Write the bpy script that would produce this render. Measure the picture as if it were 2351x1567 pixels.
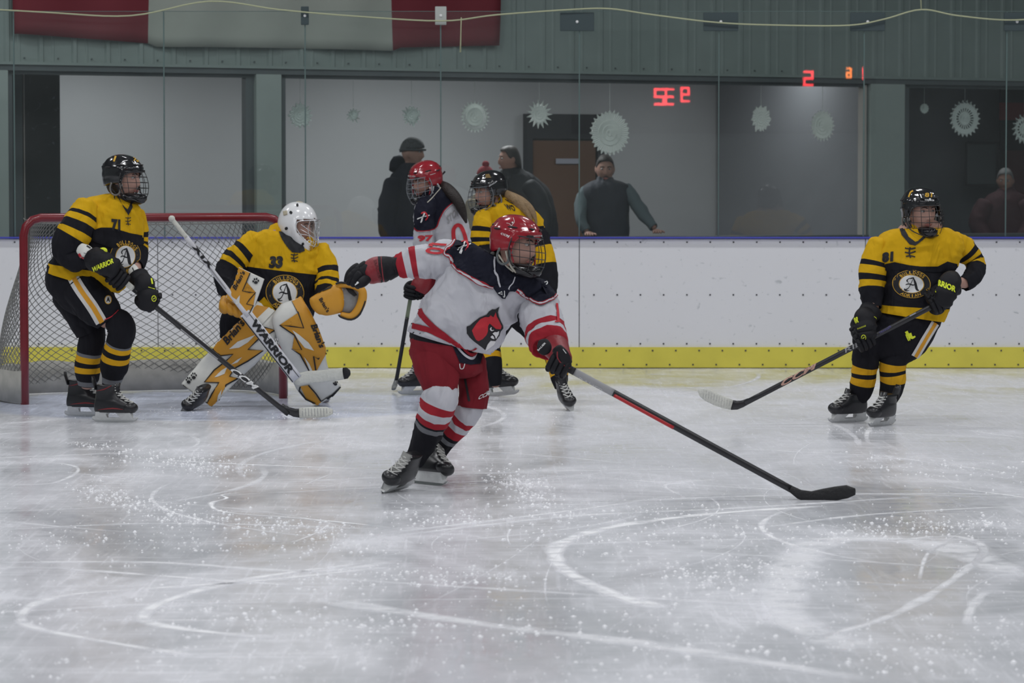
import bpy, bmesh, math, random
from mathutils import Vector, Matrix, noise
from mathutils.bvhtree import BVHTree
R = math.radians
for o in list(bpy.data.objects): bpy.data.objects.remove(o)
SC = bpy.context.scene
COL = SC.collection
# ------------------------------------------------------------------ camera
F = 7500.0; CX = 1175.5; CY = 783.5; CAMZ = 1.53
PITCH = math.atan((CY-415)/F)
cam = bpy.data.cameras.new('camera'); camo = bpy.data.objects.new('camera', cam); COL.objects.link(camo)
camo.location = (0,0,CAMZ); camo.rotation_euler = (math.pi/2-PITCH,0,0)
cam.sensor_width = 36; cam.lens = F/2351*36; cam.clip_start = .5; cam.clip_end = 200
cam.dof.use_dof = True; cam.dof.focus_distance = 18.6; cam.dof.aperture_fstop = 5.6; cam.dof.aperture_blades = 0
SC.camera = camo
# ------------------------------------------------------------------ light and exposure
W = bpy.data.worlds.new('world'); SC.world = W; W.use_nodes = True
W.node_tree.nodes['Background'].inputs[0].default_value = (.62,.68,.75,1)
W.node_tree.nodes['Background'].inputs[1].default_value = .10
SC.view_settings.view_transform = 'Standard'; SC.view_settings.look = 'None'
SC.view_settings.exposure = 0; SC.view_settings.gamma = 1; SC.view_settings.use_curve_mapping = False
def area(name, loc, sx, sy, power, col=(1,1,1), rot=(0,0,0)):
    l = bpy.data.lights.new(name, 'AREA'); l.shape = 'RECTANGLE'; l.size = sx; l.size_y = sy; l.energy = power; l.color = col
    o = bpy.data.objects.new(name, l); COL.objects.link(o); o.location = loc; o.rotation_euler = rot
    return o
for lx in (-7.5,-2.5,2.5,7.5):                      # high bay lamps in rows over the ice
    for ly in (2,7.5,13,18.5,24):
        area('high_bay_lamp', (lx,ly,7.0), 1.3, .5, 92, (.97,.98,1))
for lx,ly,p in ((-3.6,31.0,34),(-.4,32.0,56),(2.4,33.6,16),(4.6,34.3,10)):
    area('lobby_lamp', (lx,ly,2.9), 1.2, .5, p, (.97,.98,1))

def ray(u, v):
    x = (u-CX)/F; b = -(v-CY)/F
    c, s = math.cos(PITCH), math.sin(PITCH)
    return Vector((x, c+s*b, -s+c*b))
CAM = Vector((0,0,CAMZ))
def P(u, v, Y):
    d = ray(u,v); return CAM + d*(Y/d.y)
def G(u, v, z=0):                                    # point of the ice under a place in view
    d = ray(u,v); return CAM + d*((z-CAMZ)/d.z)
def PX(p):
    q = p-CAM; c, s = math.cos(PITCH), math.sin(PITCH)
    f = q.y*c - q.z*s; up = q.y*s + q.z*c
    return (CX+F*q.x/f, CY-F*up/f)

# ------------------------------------------------------------------ materials
MATS = {}
def mat(name, col, rough=.7, metal=0, bump=0, bscale=200, spec=.5, emit=None, estr=0, coat=0, vary=0, vscale=8, trans=0):
    if name in MATS: return MATS[name]
    m = bpy.data.materials.new(name); m.use_nodes = True; nt = m.node_tree; b = nt.nodes['Principled BSDF']
    b.inputs['Base Color'].default_value = (*col,1); b.inputs['Roughness'].default_value = rough
    b.inputs['Metallic'].default_value = metal; b.inputs['Specular IOR Level'].default_value = spec
    b.inputs['Coat Weight'].default_value = coat; b.inputs['Coat Roughness'].default_value = .08
    b.inputs['Transmission Weight'].default_value = trans
    tc = nt.nodes.new('ShaderNodeTexCoord')
    if vary:
        n = nt.nodes.new('ShaderNodeTexNoise'); n.inputs['Scale'].default_value = vscale; n.inputs['Detail'].default_value = 6
        nt.links.new(tc.outputs['Object'], n.inputs['Vector'])
        mx = nt.nodes.new('ShaderNodeMix'); mx.data_type = 'RGBA'
        mx.inputs[6].default_value = (*[c*(1-vary) for c in col],1); mx.inputs[7].default_value = (*[min(1,c*(1+vary)) for c in col],1)
        nt.links.new(n.outputs['Fac'], mx.inputs[0]); nt.links.new(mx.outputs[2], b.inputs['Base Color'])
    if bump:
        n2 = nt.nodes.new('ShaderNodeTexNoise'); n2.inputs['Scale'].default_value = bscale; n2.inputs['Detail'].default_value = 4
        nt.links.new(tc.outputs['Object'], n2.inputs['Vector'])
        bp = nt.nodes.new('ShaderNodeBump'); bp.inputs['Strength'].default_value = bump; bp.inputs['Distance'].default_value = .01
        nt.links.new(n2.outputs['Fac'], bp.inputs['Height']); nt.links.new(bp.outputs[0], b.inputs['Normal'])
    if emit:
        b.inputs['Emission Color'].default_value = (*emit,1); b.inputs['Emission Strength'].default_value = estr
    MATS[name] = m; return m
def cloth(name, col, vary=.08):
    if name in MATS: return MATS[name]
    m=mat(name, col, .86, bump=.8, bscale=6.5, spec=.2, vary=vary, vscale=25); nt=m.node_tree
    b=[n for n in nt.nodes if n.type=='BUMP'][0]; b.inputs['Distance'].default_value=.04; t=b.inputs['Height'].links[0].from_node
    t.inputs['Distortion'].default_value=.9; t.inputs['Detail'].default_value=2.5; t.inputs['Roughness'].default_value=.42
    q=nt.nodes.new('ShaderNodeMapping'); q.inputs['Rotation'].default_value=(0,.6,0); q.inputs['Scale'].default_value=(1.5,1,.62)
    s=t.inputs['Vector'].links[0].from_socket; nt.links.new(s,q.inputs['Vector']); nt.links.new(q.outputs[0],t.inputs['Vector']); return m
YEL = cloth('yellow jersey knit', (.63,.365,.008)); BLK = cloth('black jersey knit', (.011,.011,.015))
GLD = cloth('gold sock stripe', (.68,.36,.015)); GRY = cloth('grey elastic', (.16,.165,.18))
WHT = cloth('white jersey knit', (.52,.52,.56),.03); RED = cloth('red jersey knit', (.33,.020,.032)); NVY = cloth('navy yoke knit', (.012,.013,.024))
PRED = cloth('red pant shell', (.185,.014,.022)); STW = cloth('white stripe', (.66,.64,.62)); ORG = cloth('orange stripe', (.70,.33,.035))
SKIN = mat('skin', (.42,.245,.195), .55, bump=.1, bscale=60, vary=.08, vscale=20)
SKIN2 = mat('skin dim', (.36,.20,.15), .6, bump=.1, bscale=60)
LIP = mat('lips', (.36,.12,.10), .5); EYEW = mat('eye white', (.42,.40,.38), .3); IRIS = mat('iris', (.035,.03,.03), .3)
HAIRD = mat('dark brown hair', (.018,.012,.010), .55, bump=.6, bscale=120); HAIRB = mat('blonde hair', (.26,.17,.085), .6, bump=.6, bscale=120, vary=.4, vscale=60)
HBLK = mat('black helmet plastic', (.012,.012,.014), .16, coat=.5); HRED = mat('red helmet plastic', (.29,.014,.024), .2, coat=.5)
HWHT = mat('white mask shell', (.80,.80,.81), .18, coat=.5, vary=.03); SLOT = mat('dark vent slot', (.006,.006,.008), .6)
WIRE = mat('dark cage wire', (.012,.012,.014), .35, spec=.6); CHROME = mat('bright cage wire', (.75,.76,.78), .22, metal=.9)
CUP = mat('black chin cup', (.008,.008,.010), .18); STRAP = mat('pale strap', (.42,.40,.34), .6); CLEARP = mat('clear plastic ear loop', (.45,.46,.48), .15)
GBLK = mat('black glove nylon', (.008,.008,.011), .65, bump=.4, bscale=30, spec=.3); GRED = mat('red glove nylon', (.22,.012,.020), .5, bump=.3, bscale=40)
NEON = mat('neon yellow print', (.72,.80,.03), .6); TAN = mat('tan palm leather', (.45,.30,.16), .75, vary=.2, vscale=40)
BOOT = mat('black skate boot', (.014,.014,.017), .32, vary=.3, vscale=40); BCAP = mat('black toe cap', (.010,.010,.013), .36, coat=.1)
LACE = mat('white lace', (.55,.55,.53), .85); HOLD = mat('white skate holder', (.62,.63,.63), .4, vary=.15, vscale=50); STEEL = mat('skate steel', (.62,.62,.62), .22, metal=1)
FELT = mat('grey tongue felt', (.30,.30,.29), .9, bump=.5, bscale=200, vary=.3, vscale=80)
CARB = mat('black carbon shaft', (.020,.020,.023), .28, vary=.25, vscale=30); TAPEW = mat('white stick tape', (.62,.62,.57), .85, vary=.12, vscale=60, bump=.5, bscale=60)
TAPEB = mat('black stick tape', (.010,.010,.012), .55, bump=.5, bscale=60, vary=.3); PRW = mat('white print', (.72,.72,.72), .6); PRK = mat('black print', (.010,.010,.013), .7)
PORG = mat('orange pad leather', (.60,.28,.020), .5, vary=.08, vscale=14, bump=.15, bscale=20); PWHT = mat('white pad leather', (.70,.70,.66), .5, vary=.12, vscale=14, bump=.15, bscale=20)
PRR = mat('red print', (.50,.018,.03), .7); GOLDP = mat('gold print', (.60,.34,.03), .7); GREYP = mat('grey print', (.30,.30,.31), .7)

# ------------------------------------------------------------------ mesh builders
class MB:
    def __init__(s): s.v=[]; s.f=[]; s.m=[]; s.sm=[]; s.mats=[]
    def mi(s, m):
        if m not in s.mats: s.mats.append(m)
        return s.mats.index(m)
    def add(s, vs, fs, m, smooth=True):
        o = len(s.v); s.v += [Vector(v) for v in vs]
        ms = m if isinstance(m, list) else [m]*len(fs)
        for f, mm in zip(fs, ms):
            s.f.append([i+o for i in f]); s.m.append(s.mi(mm)); s.sm.append(smooth)
        return s
    def box(s, c, d, m, M=None, bev=0):
        c = Vector(c); bm = bmesh.new(); bmesh.ops.create_cube(bm, size=1)
        bmesh.ops.scale(bm, vec=d, verts=bm.verts)
        if bev: bmesh.ops.bevel(bm, geom=bm.edges[:], offset=bev, segments=2, affect='EDGES')
        bm.verts.ensure_lookup_table()
        vs = [(M @ (v.co+c)) if M else v.co+c for v in bm.verts]
        s.add(vs, [[v.index for v in f.verts] for f in bm.faces], m, False); bm.free(); return s
    def skin(s, rings, ms, cap0=True, cap1=True):
        n = len(rings[0]); vs = [p for r in rings for p in r]; fs=[]; mm=[]
        for i in range(len(rings)-1):
            mt = ms[i] if isinstance(ms, list) else ms
            for j in range(n):
                k=(j+1)%n; fs.append([i*n+j, i*n+k, (i+1)*n+k, (i+1)*n+j]); mm.append(mt)
        if cap0: fs.append(list(range(n))[::-1]); mm.append(ms[0] if isinstance(ms,list) else ms)
        if cap1: fs.append([(len(rings)-1)*n+j for j in range(n)]); mm.append(ms[-1] if isinstance(ms,list) else ms)
        return s.add(vs, fs, mm)
    def ell(s, c, r, m, M=None, seg=16, rings=10):
        rr=[]
        for i in range(1,rings):
            a=math.pi*i/rings-math.pi/2
            rr.append([ (M@Vector((c[0]+r[0]*math.cos(a)*math.cos(t), c[1]+r[1]*math.cos(a)*math.sin(t), c[2]+r[2]*math.sin(a)))) if M else Vector((c[0]+r[0]*math.cos(a)*math.cos(t), c[1]+r[1]*math.cos(a)*math.sin(t), c[2]+r[2]*math.sin(a))) for t in [2*math.pi*k/seg for k in range(seg)]])
        return s.skin(rr, m)
    def wire(s, pts, r, m, n=6, closed=False, M=None, sub=0):
        pts=[Vector(p) for p in pts]
        if M: pts=[M@p for p in pts]
        if sub and isinstance(r,(list,tuple)): r=[q[0] for q in spl([[x] for x in r],[i/sub for i in range((len(r)-1)*sub+1)])]
        if sub: pts=[Vector(q[:3]) for q in spl([list(p) for p in pts], [i/sub for i in range((len(pts)-1)*sub+1)])]
        rings=[]; L=len(pts); up=None
        for i,p in enumerate(pts):
            if closed: t=pts[(i+1)%L]-pts[i-1]
            else: t=pts[min(i+1,L-1)]-pts[max(i-1,0)]
            t=t.normalized() if t.length>1e-9 else Vector((0,0,1))
            if up is None: up = Vector((0,0,1)) if abs(t.z)<.9 else Vector((1,0,0))
            a=(up-t*up.dot(t)).normalized(); up=a; b=t.cross(a)
            ri = r[i] if isinstance(r,(list,tuple)) else r
            rings.append([p+(a*math.cos(2*math.pi*k/n)+b*math.sin(2*math.pi*k/n))*ri for k in range(n)])
        if closed: rings.append(rings[0])
        return s.skin(rings, m, not closed, not closed)
    def build(s, name, parent=None, autosmooth=True):
        me = bpy.data.meshes.new(name)
        org = Vector((0,0,0))
        if parent is None and s.v:
            xs=[v.x for v in s.v]; ys=[v.y for v in s.v]; zs=[v.z for v in s.v]
            org = Vector(((min(xs)+max(xs))/2,(min(ys)+max(ys))/2,min(zs)))
        me.from_pydata([v-org for v in s.v], [], s.f)
        for m in s.mats: me.materials.append(m)
        me.polygons.foreach_set('material_index', s.m); me.polygons.foreach_set('use_smooth', s.sm)
        me.update()
        o = bpy.data.objects.new(name, me); COL.objects.link(o); o.location = org
        if parent is not None:
            o.parent = parent
            if parent.type=='EMPTY' and parent.parent is None: o.location = -parent.location
        return o
def spl(pts, ts):
    n=len(pts); d=len(pts[0]); out=[]
    for t in ts:
        t=max(0,min(n-1,t)); i=min(int(t),n-2) if n>1 else 0; x=t-i
        p0=pts[max(i-1,0)];p1=pts[i];p2=pts[min(i+1,n-1)];p3=pts[min(i+2,n-1)]
        out.append([.5*((2*p1[k])+(-p0[k]+p2[k])*x+(2*p0[k]-5*p1[k]+4*p2[k]-p3[k])*x*x+(-p0[k]+3*p1[k]-3*p2[k]+p3[k])*x**3) for k in range(d)])
    return out
def fold(p, seed, f=6.5):
    q = Vector((p.x*f+seed*7.3, p.y*f*.8, p.z*f*.62+seed))
    w = noise.noise(q*.6)*2
    a = noise.noise(q+Vector((w,w*.5,w)))
    b = noise.noise(q*2.6+Vector((3+w,1,2)))
    r1=max(-.7,1-5.0*abs(a)); r2=max(-.6,1-5*abs(b))
    return .75*r1+.3*r2
def tag(o, label=None, cat=None, group=None, kind=None):
    if label: o['label']=label
    if cat: o['category']=cat
    if group: o['group']=group
    if kind: o['kind']=kind
    return o
def empty(name, loc, label, cat, group=None):
    o=bpy.data.objects.new(name,None); COL.objects.link(o); o.location=loc; o.empty_display_size=.1
    return tag(o,label,cat,group)
def orient(loc, yaw, pitch=0, roll=0, s=1):
    return Matrix.Translation(loc) @ Matrix.Rotation(math.pi+R(yaw),4,'Z') @ Matrix.Rotation(-R(pitch),4,'X') @ Matrix.Rotation(R(roll),4,'Y') @ Matrix.Scale(s,4)

class Ctx:                                           # traces taken in a magnified view, at a distance Y0
    def __init__(s, ox, oy, sc, Y0): s.ox=ox; s.oy=oy; s.s=sc; s.Y=Y0
    def uv(s,x,y): return (s.ox+x/s.s, s.oy+y/s.s)
    def pt(s,x,y,dy=0): u,v=s.uv(x,y); return P(u,v,s.Y+dy)
    def m(s,r): return r/s.s*s.Y/F
    def at(s,Y): return Ctx(s.ox,s.oy,s.s,Y)
def tsamp(k, per, bands):
    ts=[i/per for i in range((k-1)*per+1)]
    for e,_ in (bands or []):
        if 0<e<k-1 and min(abs(e-t) for t in ts)>1e-4: ts.append(e)
    return sorted(ts)
def bandm(bands, t, default):
    for e,m in (bands or []):
        if t<e-1e-6: return m
    return default
def shells(mb, C, rings, ts, bands, default, amp, seed, caps, lip=.92, ff=6.5):
    out=[]
    for r,c in zip(rings,C):
        if amp: out.append([p+(p-c).normalized()*amp*fold(p,seed,ff) for p in r])
        else: out.append(r)
    ms=[bandm(bands,(ts[i]+ts[i+1])/2,default) for i in range(len(ts)-1)]
    def endr(ring, c, nxt, kind):
        t=(c-nxt); t=t.normalized() if t.length>1e-9 else Vector((0,0,1)); rad=sum((p-c).length for p in ring)/len(ring)
        if kind=='dome': return [[c+(p-c)*math.cos(a)+t*rad*.55*math.sin(a) for p in ring] for a in (R(25),R(50),R(70),R(86))]
        if kind=='lip':  return [[c+(p-c)*lip for p in ring],[c+(p-c)*(lip-.04)-t*rad*.35 for p in ring],[c+(p-c)*.1-t*rad*.4 for p in ring]]
        return []
    if len(C)>1:
        a=endr(out[0],C[0],C[1],caps[0]); b=endr(out[-1],C[-1],C[-2],caps[1])
        out=a[::-1]+out+b; ms=[ms[0]]*len(a)+ms+[ms[-1]]*len(b)
    mb.skin(out, ms, True, True); return mb
def tube(mb, c, path, m, bands=None, amp=0, seed=1, caps=('dome','lip'), nseg=36, per=8, ref=(0,1,0), ff=6.5):
    """path of (x, y, depth offset, radius, depth factor) in the view c"""
    pts=[]
    for q in path:
        p=c.pt(q[0],q[1],q[2]); pts.append([p.x,p.y,p.z,c.m(q[3]),q[4] if len(q)>4 else 1])
    ts=tsamp(len(pts),per,bands); S=spl(pts,ts); C=[Vector(q[:3]) for q in S]; rings=[]; prev=None
    for i,q in enumerate(S):
        t=(C[min(i+1,len(C)-1)]-C[max(i-1,0)]).normalized(); rf=Vector(ref)
        if abs(t.dot(rf))>.93 and prev is not None: rf=prev
        a=rf-t*rf.dot(t)
        if a.length<.05: a=Vector((0,0,1))-t*t.z
        a.normalize(); prev=a; b=t.cross(a)
        rings.append([C[i]+b*q[3]*math.cos(2*math.pi*k/nseg)+a*q[3]*q[4]*math.sin(2*math.pi*k/nseg) for k in range(nseg)])
    return shells(mb,C,rings,ts,bands,m,amp,seed,caps,ff=ff)
def loft(mb, c, rs, m, bands=None, amp=0, seed=1, caps=('dome','lip'), nseg=84, per=12, ex=2.25, ff=6.5):
    """cross sections (xL,yL,xR,yR, depth offset, half thickness m, depth tilt) in the view c"""
    pts=[]
    for q in rs:
        tl=q[6] if len(q)>6 else 0
        l=c.pt(q[0],q[1],q[4]-tl); r=c.pt(q[2],q[3],q[4]+tl); pts.append([*l,*r,q[5]])
    ts=tsamp(len(pts),per,bands); S=spl(pts,ts); C=[]; rings=[]
    for q in S:
        l=Vector(q[:3]); r=Vector(q[3:6]); cc=(l+r)/2; A=(r-l)/2; B=Vector((0,1,0)); B=(B-A*(B.dot(A)/A.length_squared)).normalized()*q[6]
        C.append(cc); rg=[]
        for k in range(nseg):
            a=2*math.pi*k/nseg; ca,sa=math.cos(a),math.sin(a)
            rg.append(cc+A*math.copysign(abs(ca)**(2/ex),ca)+B*math.copysign(abs(sa)**(2/ex),sa))
        rings.append(rg)
    return shells(mb,C,rings,ts,bands,m,amp,seed,caps,ff=ff)

# ------------------------------------------------------------------ prints lying on a part
def tri2d(polys, L):
    bm=bmesh.new()
    for poly in polys:
        vs=[bm.verts.new((x,y,0)) for x,y in poly]
        try: bm.faces.new(vs)
        except Exception: pass
    return fine(bm,L)
def fine(bm,L):
    bmesh.ops.triangulate(bm,faces=bm.faces[:])
    for _ in range(7):
        es=[e for e in bm.edges if e.calc_length()>L]
        if not es: break
        bmesh.ops.subdivide_edges(bm,edges=es,cuts=1); bmesh.ops.triangulate(bm,faces=bm.faces[:])
    bm.verts.index_update()
    r=([(v.co.x,v.co.y) for v in bm.verts],[[v.index for v in f.verts] for f in bm.faces]); bm.free(); return r
def text2d(s, bold=.0, shear=0, L=.12):
    cu=bpy.data.curves.new('t','FONT'); cu.body=s; cu.size=1; cu.offset=bold; cu.shear=shear; cu.resolution_u=3
    ob=bpy.data.objects.new('t',cu); COL.objects.link(ob)
    dg=bpy.context.evaluated_depsgraph_get(); dg.update(); me=ob.evaluated_get(dg).to_mesh()
    bm=bmesh.new(); bm.from_mesh(me); bmesh.ops.remove_doubles(bm,verts=bm.verts,dist=1e-5)
    vs,fs=fine(bm,L); ob.evaluated_get(dg).to_mesh_clear()
    bpy.data.objects.remove(ob); bpy.data.curves.remove(cu)
    x0=min(v[0] for v in vs);x1=max(v[0] for v in vs);y0=min(v[1] for v in vs);y1=max(v[1] for v in vs)
    return [((x-x0)/(x1-x0),(y-y0)/(y1-y0)) for x,y in vs],fs,(x1-x0)/(y1-y0)
def lay(o, c, vs, fs, m, off=.0025):
    """put flat shapes traced in view c onto the near surface of part o, as part of its mesh"""
    me=o.data; wm=o.matrix_basis.translation + (o.parent.location if (o.parent and o.parent.type=='EMPTY' and not o.parent.parent) else Vector((0,0,0)))
    if o.parent and o.parent.type!='EMPTY': wm=Vector((0,0,0))
    vv=[v.co+wm for v in me.vertices]; key='_lay'
    t=BVH.get(o.name)
    if t is None: t=BVHTree.FromPolygons(vv,[list(p.vertices) for p in me.polygons]); BVH[o.name]=t
    new=[]; prev=None
    for x,y in vs:
        u,v=c.uv(x,y); d=ray(u,v).normalized(); h=t.ray_cast(CAM,d)
        if h[0] is None:
            q=CAM+d*((prev-CAM).length if prev else c.Y); h=t.find_nearest(q)
        else: prev=h[0]
        nn=h[1] if h[1].dot(d)<0 else -h[1]; new.append(h[0]+nn*off*.85-d*off*.45)
    bm=bmesh.new(); bm.from_mesh(me)
    if m.name not in [mm.name for mm in me.materials]: me.materials.append(m)
    mi=[mm.name for mm in me.materials].index(m.name)
    bv=[bm.verts.new(p-wm) for p in new]
    for f in fs:
        try:
            # face the camera
            a,b,cc=[new[i] for i in f[:3]]; n=(b-a).cross(cc-a)
            if n.length<1e-12: continue
            idx=f if n.dot(CAM-a)>0 else f[::-1]
            ff=bm.faces.new([bv[i] for i in idx]); ff.material_index=mi; ff.smooth=True
        except ValueError: pass
    bm.to_mesh(me); bm.free(); me.update()
BVH={}
def smoothpoly(poly, k=4):
    n=len(poly); q=[poly[(i-1)%n] for i in range(n+3)]
    out=[]
    for i in range(n):
        a,b,cc,d=poly[i-1],poly[i],poly[(i+1)%n],poly[(i+2)%n]
        for j in range(k):
            x=j/k; out.append(tuple(.5*((2*b[z])+(-a[z]+cc[z])*x+(2*a[z]-5*b[z]+4*cc[z]-d[z])*x*x+(-a[z]+3*b[z]-3*cc[z]+d[z])*x**3) for z in (0,1)))
    return out
def poly(o,c,polys,m,off=.0025,L=None,sm=False):
    if not isinstance(polys[0][0],(tuple,list)): polys=[polys]
    if sm: polys=[smoothpoly(p) for p in polys]
    vs,fs=tri2d(polys,L or 7*c.s); lay(o,c,vs,fs,m,off)
def band(pts,w):                                     # polyline to polygon strip of width w (or tapering list)
    n=len(pts); Lp=[];Rp=[]
    for i,p in enumerate(pts):
        a=pts[max(i-1,0)];b=pts[min(i+1,n-1)]; dx,dy=b[0]-a[0],b[1]-a[1]; l=math.hypot(dx,dy) or 1
        ww=(w[i] if isinstance(w,(list,tuple)) else w)/2; nx,ny=-dy/l*ww,dx/l*ww
        Lp.append((p[0]+nx,p[1]+ny)); Rp.append((p[0]-nx,p[1]-ny))
    return Lp,Rp
def stroke(o,c,pts,w,m,off=.003,sub=6):
    if sub: 
        pts2=[tuple(q) for q in spl([list(p) for p in pts],[i/sub for i in range((len(pts)-1)*sub+1)])]
        if isinstance(w,(list,tuple)): w=[q[0] for q in spl([[x] for x in w],[i/sub for i in range((len(w)-1)*sub+1)])]
        pts=pts2
    Lp,Rp=band(pts,w); n=len(pts); wm_=max(w) if isinstance(w,(list,tuple)) else w; q=max(1,int(math.ceil(wm_/(2.6*c.s)))); vs=[]; fs=[]
    for j in range(q+1): vs+=[(a[0]+(b[0]-a[0])*j/q,a[1]+(b[1]-a[1])*j/q) for a,b in zip(Lp,Rp)]
    for j in range(q):
        for i in range(n-1): o1=j*n; fs+= [[o1+i,o1+i+1,o1+n+i+1],[o1+i,o1+n+i+1,o1+n+i]]
    lay(o,c,vs,fs,m,off)
def text(o,c,s,p0,p1,p2,m,off=.003,bold=.02,shear=0,L=.12):
    """p0 lower left, p1 lower right, p2 upper left corner of the writing in view c"""
    vs,fs,_=text2d(s,bold,shear,L)
    lay(o,c,[(p0[0]+(p1[0]-p0[0])*x+(p2[0]-p0[0])*y, p0[1]+(p1[1]-p0[1])*x+(p2[1]-p0[1])*y) for x,y in vs],fs,m,off)
def arctext(o,c,s,cx,cy,rx,ry,a0,a1,h,m,off=.0035,bold=.02,inward=False):
    n=len(s)
    for i,ch in enumerate(s):
        if ch==' ': continue
        t=a0+(a1-a0)*(i+.5)/n; da=(a1-a0)/n*(.14 if ch=='I' else .42)
        def at(ang,k): a=R(ang); return (cx+(rx+k)*math.sin(a), cy-(ry+k)*math.cos(a))
        if inward: p0=at(t-da,h/2); p1=at(t+da,h/2); p2=at(t-da,-h/2)
        else: p0=at(t-da,-h/2); p1=at(t+da,-h/2); p2=at(t-da,h/2)
        text(o,c,ch,p0,p1,p2,m,off,bold)
def disc(cx,cy,rx,ry,n=28,rot=0):
    cr,sr=math.cos(R(rot)),math.sin(R(rot)); return [(cx+rx*math.cos(2*math.pi*k/n)*cr-ry*math.sin(2*math.pi*k/n)*sr, cy+rx*math.cos(2*math.pi*k/n)*sr+ry*math.sin(2*math.pi*k/n)*cr) for k in range(n)]
# ================================================================== the setting
def node(nt, t, **kw):
    n=nt.nodes.new(t)
    for k,v in kw.items(): n.inputs[k].default_value=v
    return n
def ice_mat():
    m=bpy.data.materials.new('ice sheet'); m.use_nodes=True; nt=m.node_tree; b=nt.nodes['Principled BSDF']; L=nt.links.new
    g=nt.nodes.new('ShaderNodeNewGeometry')
    mp=nt.nodes.new('ShaderNodeMapping'); mp.inputs['Scale'].default_value=(1,1,1); L(g.outputs['Position'],mp.inputs['Vector'])
    def nz(sc,det,dist,scale=(1,1,1),rot=0):
        q=nt.nodes.new('ShaderNodeMapping'); q.inputs['Scale'].default_value=scale; q.inputs['Rotation'].default_value=(0,0,rot); L(g.outputs['Position'],q.inputs['Vector'])
        n=nt.nodes.new('ShaderNodeTexNoise'); n.inputs['Scale'].default_value=sc; n.inputs['Detail'].default_value=det; n.inputs['Distortion'].default_value=dist; n.inputs['Roughness'].default_value=.6
        L(q.outputs[0],n.inputs['Vector']); return n
    def ramp(src,a,bb):
        r=nt.nodes.new('ShaderNodeMapRange'); r.inputs['From Min'].default_value=a; r.inputs['From Max'].default_value=bb; L(src,r.inputs['Value']); return r.outputs[0]
    def mth(op,a,b2):
        x=nt.nodes.new('ShaderNodeMath'); x.operation=op
        for i,s in enumerate((a,b2)):
            if isinstance(s,(int,float)): x.inputs[i].default_value=s
            else: L(s,x.inputs[i])
        return x.outputs[0]
    big=ramp(nz(.9,5,.8,(1,.55,1)).outputs['Fac'],.34,.66)
    mid=ramp(nz(5,5,1.5,(1,.4,1),.4).outputs['Fac'],.38,.7)
    sc1=ramp(nz(3,6,.3,(9,.5,1),1.1).outputs['Fac'],.56,.66)
    sc2=ramp(nz(3,6,.3,(10,.45,1),-.9).outputs['Fac'],.57,.67)
    sc3=ramp(nz(4,6,.4,(.35,7,1),.12).outputs['Fac'],.52,.66)
    fine=ramp(nz(70,3,0).outputs['Fac'],.60,.72)
    scr=mth('MAXIMUM',mth('MAXIMUM',sc1,sc2),sc3)
    t=mth('ADD',mth('MULTIPLY',big,.62),mth('MULTIPLY',mid,.18))
    t=mth('ADD',t,mth('MULTIPLY',scr,.16)); t=mth('ADD',t,mth('MULTIPLY',fine,.08))
    t=ramp(t,.03,.86)
    mx=nt.nodes.new('ShaderNodeMix'); mx.data_type='RGBA'; mx.inputs[6].default_value=(.62,.63,.665,1); mx.inputs[7].default_value=(.90,.90,.95,1)
    L(t,mx.inputs[0])
    # faint blue crease paint round the goal mouth
    sx=nt.nodes.new('ShaderNodeSeparateXYZ'); L(g.outputs['Position'],sx.inputs[0])
    dx=mth('SUBTRACT',sx.outputs[0],-2.0); dy=mth('SUBTRACT',sx.outputs[1],22.5)
    d=mth('SQRT',mth('ADD',mth('MULTIPLY',dx,dx),mth('MULTIPLY',dy,dy)),0)
    cr=ramp(d,1.75,1.6)
    mx2=nt.nodes.new('ShaderNodeMix'); mx2.data_type='RGBA'; mx2.blend_type='MULTIPLY'; mx2.inputs[7].default_value=(.80,.85,.97,1)
    L(cr,mx2.inputs[0]); L(mx.outputs[2],mx2.inputs[6]); L(mx2.outputs[2],b.inputs['Base Color'])
    rr=nt.nodes.new('ShaderNodeMapRange'); rr.inputs['To Min'].default_value=.045; rr.inputs['To Max'].default_value=.34; L(t,rr.inputs['Value']); L(rr.outputs[0],b.inputs['Roughness'])
    b.inputs['IOR'].default_value=1.31; b.inputs['Specular IOR Level'].default_value=.36
    bp=nt.nodes.new('ShaderNodeBump'); bp.inputs['Strength'].default_value=.10; bp.inputs['Distance'].default_value=.004
    L(mth('ADD',scr,mid),bp.inputs['Height']); L(bp.outputs[0],b.inputs['Normal'])
    return m
ICE=ice_mat()
def struct(name, mb): return tag(mb.build(name), kind='structure')
mb=MB(); mb.box((0,11,-.05),(27,36,.1),ICE); struct('floor',mb)
WALLP=mat('arena wall paint',(.34,.38,.37),.8,vary=.06,vscale=2)
CEIL=mat('arena ceiling',(.20,.22,.22),.9,vary=.05)
mb=MB(); mb.box((0,14,7.6),(27,44,.1),CEIL); struct('ceiling',mb)
mb=MB(); mb.box((-13.5,14,3.8),(.1,44,7.6),WALLP); struct('wall_left',mb)
mb=MB(); mb.box((13.5,14,3.8),(.1,44,7.6),WALLP); struct('wall_right',mb)
mb=MB(); mb.box((0,-7,3.8),(27,.1,7.6),WALLP); struct('wall_front',mb)

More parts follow.
